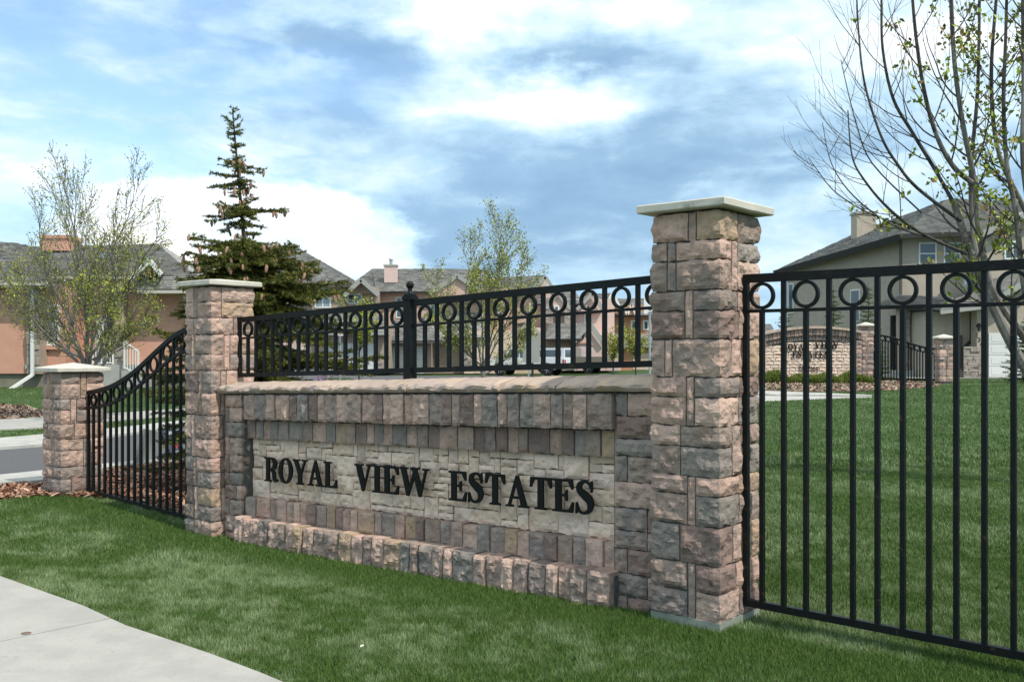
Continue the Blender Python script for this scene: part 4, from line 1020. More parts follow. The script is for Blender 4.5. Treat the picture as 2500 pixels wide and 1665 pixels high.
fw('ROYAL',1912,1974,839,856); fw('VIEW',1990,2048,836,852); fw('ESTATES',1935,2023,858,873); fw('BY',1967,1983,878,885); fw('DaVinci',1953,2002,890,905)
def farpillar(px0,px1,yt,yb,label,Yp,cap_y):
    w=P(px1,0,Yp).x-P(px0,0,Yp).x; x1=P(px1,0,Yp).x
    t=empty('stone_pillar',(x1-w/2,Yp+w/2,zpx(yb,Yp)),label,'stone pillar','stone pillars of the far entrance')
    fn=lambda a,b,h: Vector((x1+a,Yp+b,h)); z0=zpx(yb,Yp); z1=zpx(yt,Yp)
    mb=MB(); mb.box(x1-w+.02,x1-.02,Yp+.02,Yp+w-.02,z0-.3,z1); mb.build('mortar_core','mortar',t)
    n=int((z1-z0)/.16); lst=[]
    hh=hlist(z0,z1,n,int(px0))
    for i,cs in enumerate(rand_courses(n,int(px1))):
        for (a,b,k) in cs: lst.append((pathT(a,b,w),hh[i],hh[i+k],fn))
    farstones(lst,[ST[0],ST[3],ST[2],ST[6]],'facing_stones',t,.09)
    mb=MB(); o=.08; zt=zpx(cap_y,Yp); mb.box(x1-w-o,x1+o,Yp-o,Yp+w+o,z1+.001,zt)
    mb.add([(x1-w-o,Yp-o,zt+.001),(x1+o,Yp-o,zt+.001),(x1+o,Yp+w+o,zt+.001),(x1-w-o,Yp+w+o,zt+.001),(x1-w/2,Yp+w/2,zt+.09)],[(0,1,4),(1,2,4),(2,3,4),(3,0,4)])
    mb.build('cap','cap_concrete',t)
farpillar(2106,2132,796,931,'far stone pillar with white cap, at the right end of the arched sign wall',31.,793)
farpillar(2295,2326,827,932,'short far stone pillar with white pyramid cap, in front of the beige house',29.,823)
farpillar(1840,1861,806,931,'far stone pillar partly hidden behind the tallest pillar, left of the arched sign wall',31.,803)
ff=empty('metal_fence',P(2210,928,30.),'thin curved black fence across the lawn, between two far pillars','fence')
n=23
tp=lambda t: 818+ (0 if t<.0 else 1)*(34*(.5-.5*math.cos(math.pi*min(1,t*1.02))))
def fpx(t,py): Yf=31.2-2.*t; return P(2133+162*t,py,Yf)
mb=MB()
for i in range(24): mb.bar(fpx(i/24,tp(i/24)),fpx((i+1)/24,tp((i+1)/24)),.05,.05)
mb.build('top_rail','black_metal',ff); mb=MB()
for i in range(24): mb.bar(fpx(i/24,tp(i/24)+12),fpx((i+1)/24,tp((i+1)/24)+12),.03,.03)
mb.build('ring_rail','black_metal',ff); mb=MB(); mb.bar(fpx(0,925),fpx(1,928),.05,.05); mb.build('bottom_rail','black_metal',ff)
for i in range(n+1):
    t=i/n; mb=MB(); mb.bar(fpx(t,tp(t)+(0 if i%2==0 else 12)),fpx(t,925+3*t),.028,.028); mb.build('baluster','black_metal',ff)
    if i%2:
        mb=MB(); c=fpx(t,tp(t)+6.2); k=14
        for j in range(k):
            a=2*math.pi*j/k;b=2*math.pi*(j+1)/k; mb.bar(c+Vector((.066*math.cos(a),0,.066*math.sin(a))),c+Vector((.066*math.cos(b),0,.066*math.sin(b))),.02,.02)
        mb.build('ring','black_metal',ff)
# ------------------------------------------------------------ trees
def tubes(segs,name,m,parent,ns=5):
    n=len(segs); p0=np.array([s[0] for s in segs]);p1=np.array([s[1] for s in segs]); r0=np.array([s[2] for s in segs])[:,None];r1=np.array([s[3] for s in segs])[:,None]
    d=p1-p0; d/=np.maximum(np.linalg.norm(d,axis=1,keepdims=True),1e-9); ref=np.where(np.abs(d[:,2:3])<.9,np.array([[0,0,1.]]),np.array([[1.,0,0]]))
    a=np.cross(d,ref); a/=np.linalg.norm(a,axis=1,keepdims=True); b=np.cross(d,a); Q=[]
    for i in range(ns):
        t0=2*math.pi*i/ns;t1=2*math.pi*(i+1)/ns
        c0=a*math.cos(t0)+b*math.sin(t0); c1=a*math.cos(t1)+b*math.sin(t1)
        Q.append(np.stack([p0+c0*r0,p0+c1*r0,p1+c1*r1,p1+c0*r1],1))
    return fastmesh(name,np.concatenate(Q),4,m,parent)
def grow(r,p,d,L,rad,lev,maxlev,segs,tips,up=.12,wob=.12,kids=(5,7),ratio=.55,ang=.6,start=.25,step=.18):
    n=max(3,int(L/step)); pts=[p]; dd=Vector(d).normalized(); cur=Vector(p)
    for i in range(n):
        dd=(dd+Vector((r.gauss(0,wob),r.gauss(0,wob),r.gauss(0,wob)+up))).normalized() if i else dd
        nx=cur+dd*(L/n); ra=rad*(1-.82*i/n); rb=rad*(1-.82*(i+1)/n); segs.append((tuple(cur),tuple(nx),max(ra,.0016),max(rb,.0014))); pts.append(nx.copy()); cur=nx
        if lev>=maxlev-1: tips.append((cur.copy(),dd.copy(),i/n))
    if lev<maxlev:
        k=r.randint(*kids)
        for j in range(k):
            t=start+(1-start)*(j+r.random()*.8)/k; i=min(n-1,int(t*n)); base=pts[i]; ax=(pts[i+1]-pts[i]).normalized()
            o=ax.orthogonal().normalized(); o.rotate(__import__('mathutils').Quaternion(ax,r.uniform(0,6.283)))
            a=ang*r.uniform(.7,1.2); nd=ax*math.cos(a)+o*math.sin(a)
            grow(r,base,nd,L*ratio*(1.15-.6*t)*r.uniform(.75,1.2),max(rad*(1-.82*t)*.55,.002),lev+1,maxlev,segs,tips,up,wob,kids if lev<1 else (max(2,kids[0]-2),max(3,kids[1]-2)),ratio,ang,start,step)
def leaves(tips,name,parent,size,per,cols,seed,spread=.05,prob=1.,m='leaf'):
    g_=np.random.default_rng(seed); C=np.array([tuple(t[0]) for t in tips]); k=g_.random(len(C))<prob; C=np.repeat(C[k],per,axis=0); n=len(C)
    C=C+g_.normal(0,spread,(n,3)); a=g_.normal(0,1,(n,3)); a[:,2]=np.abs(a[:,2])*.8+.3; a/=np.linalg.norm(a,axis=1,keepdims=True)
    b=np.cross(a,g_.normal(0,1,(n,3))); b/=np.linalg.norm(b,axis=1,keepdims=True); l=size*(.5+g_.random((n,1))); w=l*.28
    vs=np.stack([C,C+a*l*.5+b*w,C+a*l,C+a*l*.5-b*w],1); col=np.array(cols)[g_.integers(0,len(cols),n)]*(.65+.7*g_.random((n,1)))
    return fastmesh(name,vs,4,m,parent,col=col)
LC=[(.26,.30,.03),(.34,.37,.05),(.20,.25,.03),(.36,.30,.06),(.30,.36,.04)]
def stems_tree(name,base,label,cat,group,stems,seed,leafsize,per,barkm='bark',maxlev=2,kids=(5,7),spread=.05,prob=1.,rad=.05,up=.10,wob=.10,ratio=.5,ang=.6,trunk=None,step=.18,cols=LC,start=.25,minr=.001):
    t=empty(name,base,label,cat,group); r=random.Random(seed); segs=[];tips=[]
    if trunk:
        q=[Vector(p) for p in trunk[0]]; n=len(q)-1
        for i in range(n): segs.append((tuple(q[i]),tuple(q[i+1]),trunk[1]*(1-.2*i/n),trunk[1]*(1-.2*(i+1)/n)))
    for (p,d,L,rd) in stems: grow(r,Vector(p),Vector(d),L,rd,0,maxlev,segs,tips,up,wob,kids,ratio,ang,start,step)
    segs=[(a,b,max(c,minr),max(d,minr*.9)) for a,b,c,d in segs]; tubes(segs,'trunk',barkm,t,6); leaves(tips,'crown',t,leafsize,per,cols,seed+1,spread,prob)
    return t
# left leafing tree behind the short pillar
b=G(215,1028); b=Vector((b.x,22.5,0)); b.x=(215-1250)/F*22.5
fk=b+Vector((0,0,1.30)); r=random.Random(3)
stems=[]
for i,(dx,dy,dz,L) in enumerate([(-.62,.1,.8,2.9),(-.35,-.2,1,3.7),(-.16,.2,1,4.3),(.02,-.2,1,4.0),(.20,.1,1,4.2),(.42,-.1,.95,3.4),(.66,.2,.75,2.6),(-.9,-.2,.55,2.5),(-.75,.3,.85,3.0),(-.5,.4,.9,3.3),(.55,.3,.9,3.3),(.8,-.4,.65,2.2),(1.,.2,.45,1.8),(-.1,.5,.8,3.2),(.1,-.6,.7,2.6)]):
    stems.append((fk+Vector((dx*.1,0,r.uniform(-.35,.15))),(dx,dy,dz),L*1.04,.034))
stems_tree('serviceberry_tree',b,'bare-branched tree with tiny new yellow-green leaves, in front of the salmon bungalow','tree',None,stems,5,.043,3,'bark_pale',2,(11,14),.05,.8,ratio=.42,ang=.5,wob=.09,up=.05,trunk=([b,b+Vector((.02,0,.7)),fk],.085),start=.15,minr=.0048)
# middle leafing tree
b=Vector(((1180-1250)/F*30,30,0)); fk=b+Vector((0,0,1.15)); stems=[]
for i,(dx,dy,dz,L) in enumerate([(-.5,.1,.85,3.2),(-.28,-.2,1,4.0),(-.08,.2,1,4.3),(.16,-.2,1,4.2),(.34,.1,1,3.6),(.5,-.1,.85,3.2),(.8,.2,.6,2.0),(-.75,-.3,.6,2.0),(0,-.5,.8,2.8)]):
    stems.append((fk+Vector((dx*.1,0,r.uniform(-.3,.1))),(dx*1.1,dy,dz),L*1.03,.030))
stems_tree('leafing_tree',b,'tall young tree with fresh light green leaves, behind the wall right of the ball-topped post','tree','young leafing street trees',stems,9,.055,4,'bark_pale',2,(10,12),.07,1.,ratio=.40,ang=.5,wob=.08,up=.05,trunk=([b,fk],.09),start=.15,minr=.005)
# small trees
def smalltree(px,Y,topy,wpx,label,seed,per=3):
    b=Vector(((px-1250)/F*Y,Y,float(terr((px-1250)/F*Y,Y)))); H_=EYE-(topy-HY)/F*Y; w=wpx/F*Y/2; fk=b+Vector((0,0,H_*.27)); st=[]; rr=random.Random(seed)
    for i in range(10):
        a=rr.uniform(0,6.28); q=rr.uniform(.15,.75); st.append((fk+Vector((0,0,rr.uniform(0,.3))),(q*math.cos(a),q*math.sin(a),1),H_*.68*rr.uniform(.6,1.)/1.05*(1-.3*q),.03))
    stems_tree('leafing_tree',b,label,'tree','young leafing street trees',st,seed,.10,per,'bark',2,(5,6),.10,1.,ratio=.42,ang=.55,wob=.07,up=.05,trunk=([b,fk],.06),start=.1,step=.3)
smalltree(877,55,690,135,'small round leafing tree in front of the white garage doors of the tan townhouse',31)
smalltree(1497,60,775,95,'small leafing tree in front of the rose garage, left of the no parking sign',32,2)
smalltree(1552,62,770,80,'thin leafing tree in front of the orange townhouse',33,2)
# right foreground tree: main stems leaning left and up
b=Vector(((2570-1250)/F*11,11.,float(terr(6.05,11.)))); 
RT=empty('budding_tree',b,'dark bare-branched tree just breaking bud, top right, leaning over the tall fence','tree')
r=random.Random(12); segs=[];tips=[]
def stem(pts,r0,r1,kids,klen,Y=11.,lf=True):
    """main stem through measured points, then side twigs"""
    q=[P(px,py,Y+dy) for px,py,dy in pts]; pp=[]
    for i in range(len(q)-1):
        for k in range(5):
            t=k/5; a=q[max(i-1,0)];b_=q[i];c_=q[i+1];d_=q[min(i+2,len(q)-1)]
            pp.append(.5*((2*b_)+(-a+c_)*t+(2*a-5*b_+4*c_-d_)*t*t+(-a+3*b_-3*c_+d_)*t**3))
    pp.append(q[-1]); n=len(pp)-1
    for i in range(n): segs.append((tuple(pp[i]),tuple(pp[i+1]),r0+(r1-r0)*i/n,r0+(r1-r0)*(i+1)/n))
    for j in range(kids):
        t=.2+.8*(j+r.random())/kids; i=min(n-1,int(t*n)); ax=(pp[i+1]-pp[i]).normalized(); sd_=r.choice([-1,-1,1])
        o=Vector((sd_*r.uniform(.5,1),r.uniform(-.6,.6),.1)); o=(o-ax*o.dot(ax)).normalized(); nd=ax*.75+o*.65
        grow(r,pp[i],nd,klen*r.uniform(.5,1.15),max(.0045,(r0+(r1-r0)*t)*.38),1,2,segs,tips,.10,.05,(3,4),.5,.55,.25,.09)
stem([(2570,1110,0),(2530,950,0),(2480,860,0),(2430,760,0),(2395,680,0),(2360,590,0),(2330,500,.1)],.072,.036,4,.8)
stem([(2600,1000,.1),(2540,880,.1),(2475,790,.1),(2420,700,.1),(2390,560,.1),(2378,440,.1),(2350,300,.0),(2330,150,0),(2322,0,0),(2318,-120,0)],.05,.018,14,1.1)
stem([(2378,450,.1),(2330,410,.0),(2290,340,-.1),(2260,240,-.1),(2240,120,-.1),(2228,0,-.1),(2225,-100,-.1)],.030,.013,13,1.1)
stem([(2330,500,.1),(2280,410,.2),(2225,320,.2),(2180,240,.2),(2155,120,.2),(2152,0,.2),(2150,-100,.2)],.024,.010,12,1.2)
stem([(2345,540,-.1),(2240,460,-.3),(2190,400,-.3),(2150,330,-.4),(2110,200,-.4),(2095,60,-.4),(2090,-60,-.4)],.020,.007,11,1.1)
stem([(2360,620,-.2),(2250,570,-.3),(2170,510,-.4),(2110,440,-.5),(2080,380,-.5),(2070,270,-.5)],.020,.006,10,.9)
stem([(2350,610,.1),(2230,560,.3),(2120,520,.3),(2040,470,.3),(1995,415,.3),(1974,385,.3)],.012,.003,5,.6)
stem([(2300,590,-.2),(2180,550,-.2),(2085,480,-.2),(2030,400,-.2),(2008,300,-.2)],.012,.003,6,.6)
stem([(2250,520,.2),(2130,400,.2),(2090,300,.2),(2060,180,.2),(2053,145,.2)],.010,.003,6,.7)
stem([(2395,680,.3),(2375,560,.4),(2370,420,.4),(2385,250,.4),(2390,100,.4),(2392,-100,.4)],.030,.014,11,1.)
stem([(2540,900,-.2),(2500,700,-.3),(2480,520,-.3),(2458,400,-.3),(2450,250,-.3),(2455,100,-.3),(2460,-100,-.3)],.036,.013,14,1.)
stem([(2560,900,-.4),(2540,650,-.4),(2500,420,-.5),(2500,200,-.5),(2498,0,-.5),(2500,-100,-.5)],.04,.016,14,1.)
stem([(2560,800,.4),(2520,560,.4),(2440,380,.4),(2420,200,.4),(2432,0,.4),(2440,-90,.4)],.035,.012,12,1.)
tubes([q for q in segs if q[2]>=.024],'trunk','bark_pale',RT,8); tubes([q for q in segs if q[2]<.024],'branches','bark',RT,6)  # bark colour carries the light: thick stems sunlit pale, thin ones backlit dark
tp2=[t for t in tips if (t[0].x-P(2300,0,11).x)*1.0+r.gauss(0,.5)>(-.2 if t[0].z<3.4 else .35)]
leaves([t for t in tp2 if r.random()<.5],'crown',RT,.058,8,[(.22,.28,.02),(.30,.36,.04),(.36,.38,.06),(.18,.24,.02),(.30,.20,.06)],77,.035)
print('right tree segs',len(segs),len(tips))
# spruces
def spruce(name,base,H_,label,group,whorls,seed,nl,nw,twstep,cones=None,cols=None,trunk_r=.05,lean=None,nn=34,twlen=.16):
    t=empty(name,base,label,'spruce tree',group); r=random.Random(seed); base=Vector(base)
    segs=[]; T0=[];T1=[];n=16; tr=[]
    for i in range(n+1):
        z=H_*i/n; o=lean(z/H_) if lean else 0; tr.append(base+Vector((o,0,z)))
    for i in range(n): segs.append((tuple(tr[i]),tuple(tr[i+1]),trunk_r*(1-.88*i/n),trunk_r*(1-.88*(i+1)/n)))
    def tpos(z): f_=max(0,min(n-1e-3,z/H_*n)); i=int(f_); return tr[i].lerp(tr[i+1],f_-i)
    cn=[]
    for (z,L,nb_,droop,asym) in whorls:
        for j in range(nb_):
            a=2*math.pi*(j+r.random()*.7)/nb_; l=L*r.uniform(.75,1.12); 
            if asym: l*=1+asym*math.cos(a)
            p=tpos(z+r.uniform(-.06,.06)); d=Vector((math.cos(a),math.sin(a),droop+r.uniform(-.22,.22))).normalized(); m_=max(2,int(l/.12)); cur=p.copy()
            for k in range(m_):
                dd=(d+Vector((0,0,(-.12+(.22 if L>.5 else .42)*(k/m_)**2)))).normalized(); nx=cur+dd*(l/m_)+Vector((r.gauss(0,.008),r.gauss(0,.008),r.gauss(0,.008)))
                segs.append((tuple(cur),tuple(nx),.012*(1-.8*k/m_)*(.4+l),.012*(1-.8*(k+1)/m_)*(.4+l))); T0.append(cur.copy());T1.append(nx.copy())
                side=dd.cross(Vector((0,0,1))).normalized(); q=int(max(1,round((l/m_)/twstep)))
                for e_ in range(q):
                    for s_ in (-1,1):
                        o=cur.lerp(nx,(e_+r.random())/q); tl=twlen*r.uniform(.6,1.3)*(1-.45*k/m_)*(.30+.70*min(1,L/.95)**1.5); td=(dd*.6+side*s_*r.uniform(.6,1.)+Vector((0,0,r.uniform(-.35,.25)))).normalized()
                        T0.append(o); T1.append(o+td*tl)
                        if tl>.10 and r.random()<.75:
                            for s2 in (-1,1):
                                td2=(td*.7+td.cross(Vector((0,0,1)))*s2*.7+Vector((0,0,r.uniform(-.3,.2)))).normalized(); oo=o+td*tl*r.uniform(.3,.7); T0.append(oo);T1.append(oo+td2*tl*.55)
                cur=nx
            if cones:
                for q_ in T1[-max(4,int(len(T1)*.0)+10):]:
                    if r.random()<.22: cn.append(q_+Vector((0,0,.004)))
    T0=np.array([tuple(x) for x in T0]);T1=np.array([tuple(x) for x in T1]); g_=np.random.default_rng(seed)
    L_=np.linalg.norm(T1-T0,axis=1); cnt_=np.maximum(4,(L_/.16*nn)).astype(int); I=np.repeat(np.arange(len(T0)),cnt_); m_=len(I)
    u=g_.random((m_,1)); P_=T0[I]+(T1[I]-T0[I])*u; ax=(T1[I]-T0[I])/np.maximum(L_[I][:,None],1e-6)
    rd=g_.normal(0,1,(m_,3)); rd-=ax*np.sum(rd*ax,1,keepdims=True); rd/=np.linalg.norm(rd,axis=1,keepdims=True)
    nd=ax*.6+rd*.8; nd[:,2]+=.12; nd/=np.linalg.norm(nd,axis=1,keepdims=True); sdv=np.cross(nd,g_.normal(0,1,(m_,3))); sdv/=np.linalg.norm(sdv,axis=1,keepdims=True)
    ll=nl*(.7+.6*g_.random((m_,1))); vs=np.stack([P_-sdv*nw/2,P_+sdv*nw/2,P_+nd*ll],1)
    cols=cols or [(.10,.115,.02),(.145,.155,.028),(.06,.08,.018),(.18,.175,.035)]
    tw=np.array(cols)[g_.integers(0,len(cols),len(T0))]; col=tw[I]*(.7+.6*g_.random((m_,1)))
    tubes(segs,'trunk','bark',t,5); fastmesh('crown',vs,3,'needle',t,col=col)
    print(name,len(T0),m_)
    if cn:
        cn=[c for c in cn if EYE-(735-HY)/F*base.y<c.z<EYE-(395-HY)/F*base.y and c.y<base.y+.35]; r.shuffle(cn)
        mb=MB(); mb.lathe((0,0,0),[(.002,.0),(.013,-.008),(.019,-.03),(.018,-.055),(.011,-.082),(.001,-.095)],8)
        me=bpy.data.meshes.new('cone'); me.from_pydata(mb.v,[],mb.f); me.materials.append(MT['cone']); 
        for c in cn[:80]:
            o=bpy.data.objects.new('cone',me); sc.collection.objects.link(o); o.parent=t; o.location=c-org(t); o.rotation_euler=(r.uniform(-.25,.25),r.uniform(-.25,.25),0); k=r.uniform(.75,1.0); o.scale=(k,k,k)
    return t
YT=11.3; zx=lambda py: EYE-(py-HY)/F*YT
bx=(612-1250)/F*YT
wh=[]
for py,L_ in ((1075,1.05),(1045,1.1),(1010,1.05),(980,1.2),(945,1.1),(915,1.2),(880,1.2),(850,1.1),(820,1.2),(790,1.05),(768,1.1),(745,.95),(722,1.0),(700,.88),(682,.9),(664,.82),(648,.84),(634,.76),(620,.76)):
    wh.append((zx(py),L_,10,rnd.uniform(-.25,.08),.22 if py<900 else 0))
wh+=[(zx(608),.72,7,-.02,-.05),(zx(598),.60,7,.0,-.15),(zx(556),.2,4,.05,0),(zx(538),.38,4,-.15,-.2),(zx(524),.42,5,.12,.1),(zx(512),.46,5,.15,0),(zx(500),.26,4,.3,0),(zx(466),.12,4,.2,0),(zx(450),.2,5,.0,-.5),(zx(438),.24,5,-.1,-.4),(zx(424),.22,4,.1,-.3),(zx(408),.22,4,.1,.2),(zx(398),.32,3,.12,-.15)]
wh+=[(zx(py),.06+.02*(py%3),3,.3,0) for py in (380,366,350,336,322)]+[(zx(306),.13,3,.8,0),(zx(292),.12,2,1.2,0)]
wh=[w for w in wh]
def lean(t): return -.21*max(0,(t-.45)/.55)
sp1=spruce('cone_bearing_spruce',(bx,YT,-.03),zx(268)+.03,'dark spruce hung with brown cones, narrow spiky top, behind the second pillar',None,[(z+.03,L,n_,d,a) for z,L,n_,d,a in wh],4,.030,.0095,.042,cones=.75,lean=lean,trunk_r=.06,nn=54,twlen=.19)
for (px,Y,topy,wpx,lb,sd_) in [(1915,34,740,75,'small pale green spruce peeking above the left end of the arched sign wall',51),(2035,35,698,80,'small spruce above the middle of the arched sign wall',52),(2120,34.5,690,80,'small spruce behind the capped far pillar at the sign wall end',53),(2150,32,830,50,'low spruce behind the thin far curved fence',55),(2505,30,770,110,'bushy young spruce at the right edge, behind the tall fence',54)]:
    x=(px-1250)/F*Y; z0=float(terr(x,Y)); H_=EYE-(topy-HY)/F*Y-z0; w=wpx/F*Y/2; n_=int(H_/.17)
    spruce('young_spruce',(x,Y,z0),H_,lb,'young spruces near the far sign',[(H_*(.08+.9*i/n_),w*1.1*(1-i/n_)**.8+.05,6,.15,0) for i in range(n_)],sd_,.055,.016,.09,cols=[(.09,.13,.04),(.12,.17,.045),(.07,.10,.035)],trunk_r=.05,nn=14,twlen=.2)
# bare shrubs between spruce and townhouse
bs=P(735,930,20); stems_tree('bare_shrub',(bs.x,20,0),'bare twiggy shrub with thin upright stems, right behind the cone-bearing spruce','shrub',None,[((bs.x+r.uniform(-.5,.7),20+r.uniform(-.5,.5),0),(r.uniform(-.25,.3),r.uniform(-.2,.2),1),r.uniform(1.6,3.2),.012) for _ in range(16)],61,.025,1,'bark_pale',1,(5,7),.03,.35,wob=.05,up=.06,ratio=.35,ang=.4,cols=[(.30,.24,.12),(.25,.22,.10)])
# juniper hedge in front of the far sign wall
def hedge(name,px0,px1,Y,yb,ht,label,seed,n):
    g_=np.random.default_rng(seed); t=empty(name,P((px0+px1)/2,yb,Y),label,'shrub','low junipers at the foot of the far sign')
    x=P(px0,0,Y).x+(P(px1,0,Y).x-P(px0,0,Y).x)*g_.random(n); y=Y-.5+g_.random(n)*1.0; zg=terr(x,y)
    e_=np.sqrt(np.clip(1-((y-Y)/.6)**2,0,1))*(.7+.3*np.sin(x*3.1+seed))*np.clip(np.minimum(x-P(px0,0,Y).x,P(px1,0,Y).x-x)*3,.25,1)
    z=zg+g_.random(n)**.6*ht*e_; C=np.stack([x,y,z],-1); a=g_.normal(0,1,(n,3)); a[:,2]=np.abs(a[:,2])+.5; a/=np.linalg.norm(a,axis=1,keepdims=True)
    b_=np.cross(a,g_.normal(0,1,(n,3))); b_/=np.linalg.norm(b_,axis=1,keepdims=True); vs=np.stack([C-b_*.012,C+b_*.012,C+a*.14],1)
    col=np.array([(.14,.18,.03),(.19,.22,.04),(.08,.12,.02)])[g_.integers(0,3,n)]*(.6+.8*g_.random((n,1)))
    fastmesh('foliage',vs,3,'needle',t,col=col)
    segs=[((P(px0,0,Y).x+(P(px1,0,Y).x-P(px0,0,Y).x)*k/6,Y,float(terr(P(px0,0,Y).x,Y))-.05),(P(px0,0,Y).x+(P(px1,0,Y).x-P(px0,0,Y).x)*k/6+.1,Y,float(terr(P(px0,0,Y).x,Y))+.25),.02,.01) for k in range(7)]; tubes(segs,'stem','bark',t)
hedge('juniper',1842,1925,29.6,938,.42,'yellow-green juniper at the left foot of the arched sign wall',1,9000)
hedge('juniper',1925,2045,29.5,940,.42,'long low juniper under the middle lettering of the arched sign wall',2,13000)
hedge('juniper',2045,2135,29.7,934,.42,'low juniper at the foot of the capped far pillar',3,9000)
fl=P(805,915,20); mbx=empty('purple_flowers',(fl.x,20,0),'tuft of purple flowers just above the coping, right of the cone-bearing spruce','plant'); 
segs=[];tips=[]
for k in range(22): grow(r,Vector((fl.x+r.uniform(-.15,.15),20+r.uniform(-.1,.1),0)),Vector((r.uniform(-.2,.2),r.uniform(-.2,.2),1)),r.uniform(.8,1.12),.004,1,1,segs,tips,.05,.05)
tubes(segs,'stem','bark',mbx,4); leaves([t for t in tips if t[2]>.6],'bloom',mbx,.05,4,[(.22,.05,.25),(.30,.10,.32),(.10,.14,.04)],3,.03)['kind']='stuff'
# ------------------------------------------------------------ signs, lamp, sandwich board
def pole_sign(px,Y,yt,yb,wpx,label,tabs,lean=0):
    x=(px-1250)/F*Y; z0=float(terr(x,Y)); t=empty('no_parking_sign',(x,Y,z0),label,'road sign','no parking signs')
    zt=EYE-(yt-HY)/F*Y; zb=EYE-(yb-HY)/F*Y; mb=MB(); mb.cyl((x,Y+.04,z0-.1),(x,Y+.04,zt-.02),.03,.03,10); mb.build('pole','galvanised',t)
    w=wpx/F*Y/2; mb=MB(); mb.box(x-w,x+w,Y-.005,Y+.005,zb,zt); pl=mb.build('sign_plate','sign_white',t)
    cz=zt-(zt-zb)*.38; r_=min(w*.72,(zt-zb)*.3); mb=MB(); vs=[];n_=24
    for i in range(n_):
        a=2*math.pi*i/n_
        for rr,dy in ((r_,-.008),(r_*.78,-.008),(r_,-.005),(r_*.78,-.005)): vs.append((x+rr*math.cos(a),Y+dy,cz+rr*math.sin(a)))
    fs=[(4*i+a,4*i+b,4*((i+1)%n_)+b,4*((i+1)%n_)+a) for i in range(n_) for a,b in ((0,1),(0,2),(1,3))]
    mb.add(vs,fs); mb.bar((x-r_*.62,Y-.0095,cz+r_*.62),(x+r_*.62,Y-.0095,cz-r_*.62),.003,r_*.2,side=(0,1,0)); mb.build('ban_ring','sign_red',pl)
    text('P',(x,Y-.0065,cz),r_*1.5,pl,'car_dark'); 
    if tabs:
        z1=zb-.04; z2=z1-tabs[1]; mb=MB(); mb.box(x-w,x+w,Y-.005,Y+.005,z2,z1); p2=mb.build('tab_plate','sign_white',t); 
        k=tabs[0].split('/')
        for i,s_ in enumerate(k): text(s_,(x,Y-.008,z1-(z1-z2)*(i+.5)/len(k)),.75*(z1-z2)/len(k)*.9,p2,tabs[2])
    return t
pole_sign(1587,24,719,749,30,'no parking sign with red ring on a grey pole, beside the tallest pillar',('FIRE/LANE',.13,'car_dark'))
pole_sign(830,50,783,806,17,'no parking sign with red ring, in front of the tan townhouse garages',('FIRE LANE',.25,'sign_red'))
x=(1300-1250)/F*42; t=empty('lamp_post',(x,42,0),'black street lamp post with pale dome head, left of the white pickup','street lamp')
mb=MB(); mb.cyl((x,42,-.1),(x,42,3.9),.055,.045,10); mb.cyl((x,42,0),(x,42,.5),.09,.07,10); mb.build('pole','dark_trim',t)
mb=MB(); mb.lathe((x,42,3.9),[(.05,0),(.13,.05),(.16,.16)],12); mb.build('lantern','car_dark',t); mb=MB(); mb.lathe((x,42,4.06),[(.17,0),(.15,.1),(.08,.16),(.001,.18)],12); mb.build('dome','sign_white',t,smooth=True)
x0=(1276-1250)/F*38; x1=(1318-1250)/F*38; z0=zpx(886,38.); z1=zpx(819,38.)
t=empty('blank_sign',((x0+x1)/2,38,0),'blank grey back of a rounded sign, in front of the white pickup','sign')
pts=[]
for cx_,cz_,a0 in ((x1-.08,z1-.08,0),(x0+.08,z1-.08,90),(x0+.08,z0+.08,180),(x1-.08,z0+.08,270)):
    for a in range(0,91,30): pts.append((cx_+.08*math.cos(R(a0+a)),38,cz_+.08*math.sin(R(a0+a))))
mb=MB(); mb.extr(pts,(0,.02,0)); mb.build('panel','sign_grey',t); mb=MB(); mb.bar(((x0+x1)/2-.1,38.06,-.1),((x0+x1)/2-.1,38.06,z1-.1),.06,.06); mb.build('post','galvanised',t)
# sandwich board behind the curved fence
t=empty('sandwich_board',P(385,1135,13.6),'folding sandwich board with red and silver print, on mulch behind the curved fence','sandwich board')
def board(name,q,m,th=.03):
    q=[Vector(p) for p in q]; n_=(q[1]-q[0]).cross(q[3]-q[0]).normalized()*th; mb=MB(); mb.extr(q,n_); return mb.build(name,m,t),q,n_
board('back_panel',[P(322,1139,13.2),P(364,1131,13.7),P(386,1052,13.7),P(350,1046,13.2)],'sign_grey')
o_,q,n_=board('front_panel',[P(418,1121,14.0),P(452,1113,14.5),P(424,1052,14.5),P(388,1050,14.0)],'sign_blue')
n_=n_.normalized()
if n_.y>0: n_=-n_
def onb(u_,v_): return q[0].lerp(q[1],u_).lerp(q[3].lerp(q[2],u_),v_)+n_*.045
mb=MB()
for a,b,c,d in ((.08,.92,.06,.22),(.2,.9,.50,.58),(.1,.6,.80,.92)): mb.extr([onb(a,c),onb(b,c),onb(b,d),onb(a,d)],n_*.004)
mb.build('silver_print','galvanised',o_); mb=MB()
for a,c in ((.2,.26),(.4,.30),(.6,.27),(.75,.33),(.3,.38),(.55,.42)): mb.extr([onb(a,c),onb(a+.07,c),onb(a+.1,c+.14),onb(a+.04,c+.14)],n_*.004)
mb.build('red_print','sign_red',o_)
for (a,b) in ((P(388,1048,14.),P(424,1050,14.5)),(P(418,1120,13.95),P(452,1112,14.45)),(P(388,1048,13.95),P(418,1121,13.95)),(P(424,1050,14.45),P(452,1113,14.45))):
    mb=MB(); mb.bar(a,b,.03,.03); mb.build('frame_bar','black_metal',t)
